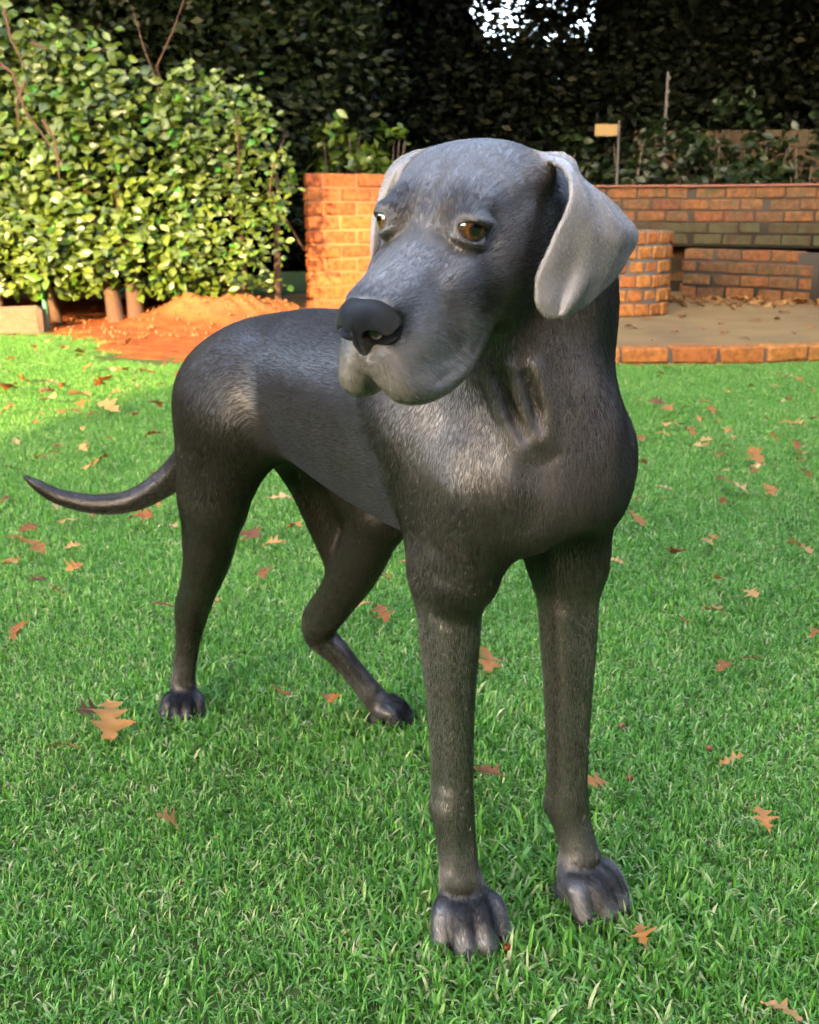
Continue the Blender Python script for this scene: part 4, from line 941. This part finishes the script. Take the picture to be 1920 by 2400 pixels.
# unseen tree, added to block sun at the back and sky beside the dog
ct=empty('canopy_blocker',(-11.2,-8.5,0),label='tall spreading shade tree standing beside the house',cat='tree')
P,R,S=leafcloud(22000,(4.9,2.2,2.5),50,.2,77,(.22,.40)); P+=np.array([1.4,0,CANOPY_Z])
ob('crown',leaf_mesh('crown',DIAM,P,R,S,M_DLEAF),parent=ct,kind='stuff')
for q,(cc_,rr_,nn) in enumerate([((-6.6,-1.2,7.4),(3.4,3.2,2.0),9000),((-9.5,-4.5,8.6),(3.2,3.0,2.1),8000),((-5.2,-5.6,9.2),(2.8,2.6,1.9),7000),((-9.8,1.5,6.9),(3.0,2.6,2.0),7000)]):
    P,R,S=leafcloud(nn,rr_,50,.2,500+q,(.22,.38)); ob('crown',leaf_mesh('crown',DIAM,P+np.array(cc_)-np.array(ct.location),R,S,M_DLEAF),parent=ct,kind='stuff'); blobcore('inner_mass',cc_,np.array(rr_)*.72,ct,520+q)
    stick('branch',[(-11.0,-8.4,5.0),(-10.2,-7+.2*q,6.2),tuple(np.array(cc_)*.6+np.array([-10.2,-7,6.2])*.4),cc_],[.16,.12,.08,.04],M_DBARK,ct,6)
stick('trunk',[(-11.2,-8.5,-.2),(-11.1,-8.5,3),(-10.9,-8.4,6),(-10.3,-8.4,9)],[.38,.30,.24,.1],M_DBARK,ct,12)
for k in range(7):
    a=k*.9; stick('branch',[(-11.0,-8.45,5.2+.3*k),(-10+2*math.cos(a),-8.4+.7*math.sin(a),7.8+.2*k),(-9.8+4*math.cos(a),-8.4+1.4*math.sin(a),9+.2*k)],[.12,.08,.03],M_DBARK,ct,6)
for k in range(7): blobcore('inner_mass',(-13.6+1.25*k,-8.5,CANOPY_Z+.25*math.sin(k*2)),(1.3,1.1,1.95),ct,200+k)
# glossy shrubs between the patio wall and the far wall, and behind the sunlit wall
M_GLOSS=leaf_mat('glossy dark shrub leaf',[(.0,(0.0036,0.0090,0.0030)),(.6,(0.0072,0.0156,0.0042)),(1,(0.0144,0.0240,0.0072))],.42,.22,.12)
SH2=[(1470,400,10.7,.42,.55,'low glossy shrub at the foot of the yellow plate'),(1560,395,10.8,.46,.62,'glossy shrub in front of the near end of the block wall'),(1650,410,10.6,.40,.55,'glossy shrub with broad pale leaves against the block wall'),
 (1725,370,10.8,.44,.80,'tall glossy shrub topping the block wall'),(1800,410,10.6,.45,.55,'spreading glossy shrub before the mossy block wall'),(1890,400,10.5,.45,.62,'glossy shrub at the far end of the block wall'),
 (1300,420,11.2,.5,.6,'dark shrub behind the curved patio wall'),(800,390,9.6,.42,.55,'yellow green shrub peeping over the sunlit brick wall'),(900,400,9.9,.40,.5,'small shrub behind the middle of the sunlit brick wall')]
for i,(px,py,Yd,rw_,rh,lab) in enumerate(SH2):
    c=W(px,py,Yd); s_=empty('garden_shrub',(c[0],c[1],0),label=lab,cat='shrub',group='shrubs behind the walls'); mt=M_HLEAF if 'sunlit' in lab else M_GLOSS
    P,R,S=leafcloud(420,(rw_,.3,rh),14,.2,300+i,(.07,.13)); P[:,2]+=c[2]-.1; P=P[P[:,2]>.1]; R=R[:len(P)];S=S[:len(P)]
    ob('foliage',leaf_mesh('foliage',OBOV,P,R,S,mt),parent=s_,kind='stuff')
    for k in range(4):
        a=rng.uniform(0,6.28); stick('stem',[(c[0],c[1],-.05),(c[0]+.1*math.cos(a),c[1]+.05*math.sin(a),c[2]*.6),(c[0]+.5*rw_*math.cos(a),c[1]+.1*math.sin(a),c[2]+.25)],[.018,.013,.005],M_DBARK,s_,5)

# unseen hedges added to cut low sky light and glare on the dog
def blocker_hedge(A,B,hgt,lab,seed):
    A=np.array(A,float);B=np.array(B,float); L=np.linalg.norm(B-A); d=(B-A)/L; nn=np.array([-d[1],d[0]]); c=(A+B)/2
    t=empty('blocker_hedge',(c[0],c[1],0),label=lab,cat='hedge'); n=int(L*hgt*260); r=np.random.default_rng(seed)
    u=r.random(n)*L; z=r.random(n)*hgt; o=(.45+.12*vnoise(u,z,2,seed)+r.normal(0,.08,n))*np.sign(r.random(n)-.5); P=np.stack([A[0]+d[0]*u+nn[0]*o,A[1]+d[1]*u+nn[1]*o,z],1)
    up=np.stack([nn[0]*np.sign(o)+r.normal(0,.5,n),nn[1]*np.sign(o)+r.normal(0,.5,n),r.normal(.5,.4,n)],1)
    ob('foliage',leaf_mesh('foliage',DIAM,P-np.array([c[0],c[1],0]),frames(up,r.uniform(0,6.28,n)),r.uniform(.12,.2,n),M_DLEAF),parent=t,kind='stuff')
    ribbon_core([A+(B-A)*k/12+nn*.06*math.sin(k*2.1) for k in range(13)],0,hgt-.1,.7,'inner_mass',M_INNER,t)
blocker_hedge((6.3,-9),(6.6,14),5.0,'tall dark boundary hedge along the patio side of the garden',71)
blocker_hedge((-7.2,.5),(-7.4,11),2.3,'low dark boundary hedge along the hedge side of the garden',72)
blocker_hedge((-34,-16),(-12,-34),7.0,'distant line of dark trees far behind the house',73)
# ---------------------------------------------------------------- grass
m=NT('grass blade'); at=m.n('Attribute',attribute_name='gv'); g=m.n('NewGeometry')
c=m.ramp(at.outputs['Fac'],[(.0,(0.0387,0.1498,0.0211)),(.35,(0.0669,0.2330,0.0317)),(.62,(0.1056,0.3162,0.0493)),(.84,(0.1760,0.3744,0.0915)),(.89,(0.2957,0.3494,0.1408)),(1,(0.4224,0.4493,0.2534))])
n1=m.noise(1.7,5,.65,g.outputs['Position']); n2=m.noise(9,4,.65,g.outputs['Position'])
c=m.mix(.75,c,m.ramp(n1,[(.32,(.72,.85,.7)),(.55,(1,1,1)),(.72,(1.45,1.18,1.15))]),'MULTIPLY')
c=m.mix(.6,c,m.ramp(n2,[(.3,(.7,.8,.7)),(.7,(1.25,1.15,1.1))]),'MULTIPLY')
m.l(c,m.b.inputs['Base Color']); m.set(Roughness=.42,Specular_IOR_Level=.35)
tr=m.n('BsdfTranslucent'); m.l(c,tr.inputs[0]); mx=m.n('MixShader'); mx.inputs[0].default_value=.38; m.l(m.b.outputs[0],mx.inputs[1]); m.l(tr.outputs[0],mx.inputs[2]); m.l(mx.outputs[0],m.out.inputs[0]); M_GRASS=m.m
gcol=bpy.data.collections.new('grass_tufts')
def tuft(seed,n,rad,hmin,hmax,clover=0):
    r=np.random.default_rng(seed); V=[];F=[];A=[]
    for b in range(n):
        a=r.uniform(0,6.28); d=rad*math.sqrt(r.random()); p=np.array([d*math.cos(a),d*math.sin(a),-.004]); ln=r.uniform(hmin,hmax)
        yaw=r.uniform(0,6.28); lean=abs(r.normal(.75,.42)); hd_=np.array([math.cos(yaw),math.sin(yaw),0]); sd=np.array([-hd_[1],hd_[0],0]); w=r.uniform(.0009,.0018)
        straw=r.random()<.19; v=r.uniform(.9,1.0) if straw else r.random()*.87
        if straw: lean+=.5
        sd=nrm(sd+np.array([0,0,r.normal()*.4])); i0=len(V); q=p.copy(); th=lean*.35
        for k,(t,ww) in enumerate(((0,1.0),(.4,1.0),(.75,.75),(1.0,.12))):
            if k: q=q+(hd_*math.sin(th)+np.array([0,0,1])*math.cos(th))*ln*(.4,.35,.25)[k-1]; th+=lean*.62
            V+=[q-sd*w*ww,q+sd*w*ww]; A+=[v,v]
        for k in range(3): F.append([i0+2*k,i0+2*k+1,i0+2*k+3,i0+2*k+2])
    for b in range(clover):
        a=r.uniform(0,6.28); d=rad*.7*math.sqrt(r.random()); c0=np.array([d*math.cos(a),d*math.sin(a),r.uniform(.012,.026)]); ph=r.uniform(0,6.28)
        for k in range(3):
            an=ph+k*2.094; u=np.array([math.cos(an),math.sin(an),.15]); s=np.array([-u[1],u[0],0]); L=.0075; i0=len(V)
            V+=[c0,c0+u*L*.6-s*L*.55,c0+u*L*1.05-s*L*.25,c0+u*L*.95,c0+u*L*1.05+s*L*.25,c0+u*L*.6+s*L*.55]; A+=[.45]*6; F+=[[i0,i0+1,i0+2,i0+3],[i0,i0+3,i0+4,i0+5]]
    me=mesh_np('grass_tuft',np.array(V),F,M_GRASS,False); at=me.attributes.new('gv','FLOAT','POINT'); at.data.foreach_set('value',np.array(A,np.float32))
    o=bpy.data.objects.new('grass_tuft_%02d'%seed,me); gcol.objects.link(o)
NV=7
for i in range(5): tuft(i,150,.075,.012,.030)
tuft(5,45,.075,.018,.036,16); tuft(6,125,.075,.012,.028)
# tufts over the lawn in the camera's reach, thinning out only past the lit part
def lawn_pts(y0,y1,sp,margin):
    """jittered grid, so that no bare gaps open"""
    w=.47*y1+margin; gx=np.arange(-w,w,sp); gy=np.arange(y0,y1,sp); X,Y=np.meshgrid(gx,gy); X=(X+rng.uniform(-.5,.5,X.shape)*sp*1.1).ravel(); Y=(Y+rng.uniform(-.5,.5,Y.shape)*sp*1.1).ravel(); k=np.abs(X)<.47*Y+margin; return X[k],Y[k]
xs_,ys_=zip(lawn_pts(.35,2.6,.046,.5),lawn_pts(2.6,5.0,.050,.6),lawn_pts(5.0,8.3,.056,.8)); X=np.concatenate(xs_); Y=np.concatenate(ys_)
dk=(X-PC[0])**2+(Y-PC[1])**2>(PRAD+.085)**2
e=bed_edge(X)+.12*vnoise(X,Y,4,3); bd=(Y<e-.02)|(X>.1)|((Y<e+.45)&(X<-1.75)&(rng.random(len(X))<.35)); k=dk&bd; X,Y=X[k],Y[k]
lump=.02*0*X
idx=rng.integers(0,5,len(X)); sp_=vnoise(X,Y,6,31); idx=np.where((sp_>.55)&(rng.random(len(X))<.7),6,idx); idx=np.where((X>.25)&(Y<1.25)&(vnoise(X,Y,5,9)>.0)&(rng.random(len(X))<.45),5,idx)
sc=rng.uniform(.72,1.08,len(X))*(1+.14*vnoise(X,Y,3.2,8))
for P_,pd_,s_c in PAWS:
    w_=b2w(P_+pd_*.03); q_=np.hypot(X-w_[0],Y-w_[1]); sc=np.where((q_<.12)&(q_>.03),sc*1.35,sc)
me=bpy.data.meshes.new('grass'); me.vertices.add(len(X)); me.vertices.foreach_set('co',np.stack([X,Y,X*0],1).astype(np.float32).ravel())
for nme,typ,val in (('tuft_rot','FLOAT',rng.uniform(0,6.28,len(X)).astype(np.float32)),('tuft_scale','FLOAT',sc.astype(np.float32)),('tuft_kind','INT',idx.astype(np.int32))):
    a=me.attributes.new(nme,typ,'POINT'); a.data.foreach_set('value',val)
go=ob('grass',me,label='short green lawn grass with straw and clover',kind='stuff')
gt=bpy.data.node_groups.new('grass tufts','GeometryNodeTree'); gt.interface.new_socket('Geometry',in_out='INPUT',socket_type='NodeSocketGeometry'); gt.interface.new_socket('Geometry',in_out='OUTPUT',socket_type='NodeSocketGeometry')
gi=gt.nodes.new('NodeGroupInput'); gout=gt.nodes.new('NodeGroupOutput'); ci=gt.nodes.new('GeometryNodeCollectionInfo'); ci.inputs['Collection'].default_value=gcol; ci.inputs['Separate Children'].default_value=True; ci.inputs['Reset Children'].default_value=True
ip=gt.nodes.new('GeometryNodeInstanceOnPoints'); ip.inputs['Pick Instance'].default_value=True
def nat(nm,dt):
    q=gt.nodes.new('GeometryNodeInputNamedAttribute'); q.data_type=dt; q.inputs['Name'].default_value=nm; return q.outputs['Attribute']
cx=gt.nodes.new('ShaderNodeCombineXYZ'); gt.links.new(nat('tuft_rot','FLOAT'),cx.inputs[2]); gt.links.new(cx.outputs[0],ip.inputs['Rotation']); gt.links.new(nat('tuft_scale','FLOAT'),ip.inputs['Scale']); gt.links.new(nat('tuft_kind','INT'),ip.inputs['Instance Index'])
gt.links.new(gi.outputs[0],ip.inputs['Points']); gt.links.new(ci.outputs[0],ip.inputs['Instance']); gt.links.new(ip.outputs[0],gout.inputs[0])
md=go.modifiers.new('tufts','NODES'); md.node_group=gt
# ---------------------------------------------------------------- fallen leaves
OSTOPS=[(.0,(.18,.060,.016)),(.3,(.27,.105,.028)),(.6,(.34,.155,.048)),(.85,(.40,.22,.090)),(1,(.15,.050,.016))]
TONES=[('rust brown',(0.1728,0.0576,0.0153)),('orange brown',(0.2784,0.1104,0.0288)),('tan',(0.3456,0.1776,0.0624)),('pale buff',(0.4032,0.2496,0.1104)),('dark brown',(0.0960,0.0384,0.0153))]
M_OAKT=[leaf_mat('dry %s oak leaf'%t,[(.0,tuple(x*.85 for x in c)),(1,tuple(x*1.15 for x in c))],.6,.25,.2,True) for t,c in TONES]
M_OAKS=leaf_mat('dry leaf litter',[(.0,(0.0896,0.0384,0.0128)),(.5,(0.1600,0.0736,0.0224)),(1,(0.2304,0.1216,0.0416))],.7,.2,.1)
def oak_leaf(seed):
    """lobed leaf, unit length, curled; two strips of small quads either side of the midrib"""
    r=np.random.default_rng(seed); n=17; ts=np.linspace(0,1,n); V=[];F=[]; cl=r.uniform(.10,.45); fd=r.uniform(.1,.6); tw=r.normal()*.5
    lob=np.array([.02,.03,.05,.10,.26,.12,.10,.36,.40,.14,.11,.30,.36,.13,.10,.14,.01])
    for i,t in enumerate(ts):
        for s in (-1,0,1):
            w=lob[i]*(1+.25*r.normal())*s; back=.10*abs(w) if lob[i]>.2 else 0
            z=cl*(abs(w)**1.3)*1.3+fd*.25*math.sin(math.pi*t)+.03*r.normal()+tw*w*(t-.5)
            V.append((w,t-.5+back*(1 if i%2 else -.2),z))
    for i in range(n-1): a=3*i; F+=[[a,a+1,a+4,a+3],[a+1,a+2,a+5,a+4]]
    return np.array(V)-np.array([0,0,min(v[2] for v in V)*.6]),np.array(F)
OAK=[[mesh_np('fallen_leaf',*oak_leaf(s),mt,True) for s in range(9)] for mt in M_OAKT]
ANCH=[('the trailing hind paw',b2w(PAWS[0][0])),('the leading hind paw',b2w(PAWS[1][0])),('the inner front paw',b2w(PAWS[2][0])),('the outer front paw',b2w(PAWS[3][0])),('the ground under the tail tip',WG(80,1330)),('the ground under the tail base',WG(400,1250)),('the ground under the belly',WG(690,1400)),('the green stake',WG(125,800)),('the bare soil',WG(400,850)),('the patio kerb',WG(1650,870)),('the patio kerb',WG(1850,870)),('the worn yellow turf before the kerb',WG(1850,1030)),('the open turf facing the fire pit',WG(1600,1150)),('the open turf beyond the front legs',WG(1750,1420)),('the open turf beside the outer front leg',WG(1650,1800)),('the clover patch',WG(1800,2300)),('the edge of the shadow',WG(150,1000)),('the edge of the shadow',WG(400,900)),('the turf before the trailing hind leg',WG(120,1600))]
def near_name(g): return min(ANCH,key=lambda q:np.hypot(g[0]-q[1][0],g[1]-q[1][1]))[0]
GRP={}
def grouped(lab): return GRP.setdefault(lab,'leaves: '+lab)
def zz(x0,y0,sc,lst): return [(x0+x/sc,y0+y/sc,s/sc) for x,y,s in lst]
LV=zz(1440,820,3.267,[(870,335,45),(1250,200,60),(1420,250,60),(1230,300,60),(1045,300,70),(180,400,60),(400,480,130),(540,460,70),(700,420,80),(740,475,90),(400,600,100),(500,590,50),(650,550,60),(580,660,110),(370,665,90),(800,568,30),(710,740,70),(805,830,50),(1210,680,80),(1410,610,110),(1400,755,120),(1080,830,170),(210,890,100),(840,955,70),(905,1060,210),(820,1185,70),(1190,1090,130),(1450,965,100),(385,1080,110),(185,1165,90),(165,1325,160),(690,1500,40),(740,1480,35),(465,1590,210),(10,1655,50),(1400,1550,180),(785,1770,120),(1030,1900,170),(770,2040,190),(530,2110,80),(1320,410,90),(1500,330,80)])
LV+=zz(0,560,2.331,[(75,670,60),(270,570,60),(185,605,50),(480,715,70),(350,610,60),(50,820,130),(125,775,90),(280,800,90),(670,735,70),(790,745,110),(565,790,100),(720,810,60),(1015,750,120),(880,810,50),(435,870,150),(645,860,80),(270,890,100),(50,940,80),(600,935,120),(345,960,60),(410,960,70),(845,920,80),(220,970,50),(190,1020,40),(90,530,40),(560,575,60),(700,570,70),(830,515,50),(930,495,70),(440,650,50)])
LV+=zz(0,640,2.464,[(630,970,55),(240,1080,75),(60,1140,70),(585,1100,100),(500,1020,40),(885,950,90),(1040,955,50),(300,1345,80),(515,1405,80),(365,1465,70),(810,1430,120),(1010,1480,40),(165,1500,110),(80,1540,40),(185,1600,150),(1635,1330,150),(1700,1490,90),(1590,1590,115),(1440,1530,180),(35,1320,40)])
LV+=zz(340,1240,2.464,[(690,285,130),(110,460,90),(385,460,110),(1250,475,100),(1370,500,120),(790,980,60),(1065,1020,120),(1520,70,110),(1520,230,50),(1370,295,50)])
LV+=[(215,1685,62),(255,1700,95),(150,1765,62),(45,1490,62),(395,1945,62),(1135,1825,75),(1387,1850,45),(1140,1556,70)]
LV+=zz(1440,1400,2.156,[(1015,215,60),(550,385,70),(690,335,40),(600,860,70),(750,1150,140),(840,2125,80),(140,1760,90)])
for _ in range(46):
    r_=rng.random()
    if r_<.45: LV.append((rng.uniform(1480,1910),rng.uniform(860,1130),rng.uniform(14,30)))
    elif r_<.8: LV.append((rng.uniform(5,430),rng.uniform(800,1010),rng.uniform(16,34)))
    else: LV.append((rng.uniform(10,380),rng.uniform(1020,1400),rng.uniform(16,34)))
SPECIAL={(215,1685):'tan oak leaf overlapping another beside the trailing hind paw',(255,1700):'broad tan oak leaf with long lobes beside the trailing hind paw',(395,1945):'lone blunt tan leaf on pale grass in front of the hind paw',(1135,1825):'curled tan oak leaf lying between the two front legs',(1387,1850):'small tan leaf against the outer front paw',(1140,1556):'narrow yellow brown leaf beside the inner front leg'}
for i,(px,py,sz) in enumerate(LV):
    g=WG(px,py,.028); d_=np.hypot(g[0],g[1]); zc=g[1]*CT+(CAMH-.028)*ST; wl=min(max(sz/FOC*zc*1.35,.045),.17)
    lit=g[0]<-5.72+.325*(g[1]+9)+.05
    ti_=int(rng.choice(5,p=[.22,.30,.26,.14,.08])); o=bpy.data.objects.new('fallen_leaf',OAK[ti_][rng.integers(9)]); tn=TONES[ti_][0]
    szn='small' if wl<.06 else ('broad' if wl>.10 else 'lobed')
    lab='%s %s oak leaf on %s grass by %s'%(szn,tn,'sunlit' if lit else 'shaded',near_name(g)); lab=lab.replace('by the ground under','under').replace('by the worn yellow turf before the kerb','in the worn patch near the kerb').replace('grass by the open turf','grass')
    q=SPECIAL.get((px,py))
    if q: lab=q.replace('tan ',tn+' ')
    grp=grouped(lab)
    put(o,label=lab,cat='leaf',group=grp); o.location=(g[0],g[1],.034+.006*rng.random()); o.scale=(wl*rng.uniform(.8,1.1),wl,wl*rng.uniform(.6,1.1)); o.rotation_euler=(rng.normal()*.28,rng.normal()*.28,rng.uniform(0,6.28))
# litter on the patio
n=420; X=rng.uniform(1.9,4.2,n); Yl=np.interp(X,[1.9,2.5,3.3,4.2],[9.15,9.0,8.75,8.3])-rng.exponential(.22,n); k=(np.hypot(X-fc[0],Yl-fc[1])>fr+.05)&(np.hypot(X-PC[0],Yl-PC[1])<PRAD-.12); X,Yl=X[k],Yl[k]; n=len(X)
up=np.stack([rng.normal(0,.45,n),rng.normal(0,.45,n),np.ones(n)],1); ov=oak_leaf(3)
ob('leaf_litter',leaf_mesh('leaf_litter',ov,np.stack([X,Yl,SZ+.012+.02*rng.random(n)],1),frames(up,rng.uniform(0,6.28,n)),rng.uniform(.05,.10,n),M_OAKS),label='drift of small dry brown leaves on the patio against the wall',kind='stuff')
for px,py,sz in [(1600,745,38),(1514,750,26),(1478,770,32),(1580,780,22),(1697,782,24),(1745,797,22),(1650,775,14),(1860,785,18),(1770,757,30),(1690,762,20),(1530,800,12),(1655,800,14),(1840,735,30),(1900,770,24)]:
    g=WG(px,py,SZ); ti_=int(rng.integers(5)); o=bpy.data.objects.new('fallen_leaf',OAK[ti_][rng.integers(9)]); wl=max(.04,sz/FOC*g[1]*1.1)
    lab='%s %s leaf lying on the concrete patio %s'%('small' if wl<.07 else 'large',TONES[ti_][0],'by the kerb' if py>778 else ('beside the fire pit' if px<1640 else 'in front of the curved wall')); put(o,label=lab,cat='leaf',group=grouped(lab)); o.location=(g[0],g[1],SZ+.006); o.scale=(wl,wl,wl*.7); o.rotation_euler=(rng.normal()*.15,rng.normal()*.15,rng.uniform(0,6.28))
# clods on the soil bed
m=NT('soil clod'); nz=m.noise(40,5,.7); m.l(m.ramp(nz,[(.3,(.20,.062,.020)),(.7,(.26,.095,.032))]),m.b.inputs['Base Color']); m.set(Roughness=.95); m.bump(nz,.5,.01); M_CLOD=m.m
bm=bmesh.new(); bmesh.ops.create_icosphere(bm,subdivisions=1,radius=.5); cv=np.array([v.co[:] for v in bm.verts]); cf=np.array([[v.index for v in f.verts] for f in bm.faces]); bm.free()
n=420; X=rng.uniform(-2.6,-.5,n); Yc=rng.uniform(6.9,8.2,n); k=(Yc>bed_edge(X)+.35); X,Yc=X[k],Yc[k]; n=len(X); up=rng.normal(size=(n,3))
V,F,_=scatter((cv*np.array([1,.8,.6]),cf),np.stack([X,Yc,bed_z(X,Yc)+.008],1),frames(up,rng.uniform(0,6.28,n)),rng.uniform(.008,.036,n))
ob('soil_clods',mesh_np('soil_clods',V,F,M_CLOD),label='loose pale clods scattered over the red soil bed',kind='stuff')
# ---------------------------------------------------------------- nuts in the grass
m=NT('nut shell'); nz=m.noise(25,3); m.l(m.ramp(nz,[(.3,(.10,.022,.008)),(.7,(.22,.065,.022))]),m.b.inputs['Base Color']); m.set(Roughness=.45,Specular_IOR_Level=.35); M_NUT=m.m
m=NT('nut cap'); m.set(Base_Color=(.10,.05,.025,1),Roughness=.8); M_CAP=m.m
def lathe(prof,n=14):
    V=[];F=[]
    for r_,z in prof:
        for k in range(n): V.append((r_*math.cos(2*math.pi*k/n),r_*math.sin(2*math.pi*k/n),z))
    for i in range(len(prof)-1):
        for k in range(n): F.append([i*n+k,i*n+(k+1)%n,(i+1)*n+(k+1)%n,(i+1)*n+k])
    return np.array(V),F
for px,py,sz,lab,ry in [(1188,2206,29,'shiny red brown acorn lying against the toes of a front paw',.5),(1457,1691,20,'dark red brown acorn on the grass beyond the front legs',1.2),(1477,1812,19,'pale brown acorn half sunk in the grass beside the front leg',.3),(1664,1743,19,'dark brown acorn standing in the open grass apart from the dog',1.0)]:
    g=WG(px,py,.026); zc=g[1]*CT+.8*ST; r_=sz/2/FOC*zc*.72
    a=empty('acorn',(g[0],g[1],.016+r_*.6),label=lab,cat='acorn',group='acorns in the grass'); a.rotation_euler=(ry,ry*.6,px*.01)
    V,F=lathe([(0.001,-1.05*r_),(.5*r_,-.9*r_),(.85*r_,-.5*r_),(r_,0),(.92*r_,.5*r_),(.6*r_,.95*r_),(.2*r_,1.15*r_),(.001,1.25*r_)]); ob('shell',mesh_np('shell',V,F,M_NUT,True),parent=a)
    V,F=lathe([(.001,-1.12*r_),(.6*r_,-1.0*r_),(.93*r_,-.6*r_),(.95*r_,-.45*r_)]); ob('cap',mesh_np('cap',V,F,M_CAP,True),parent=a)
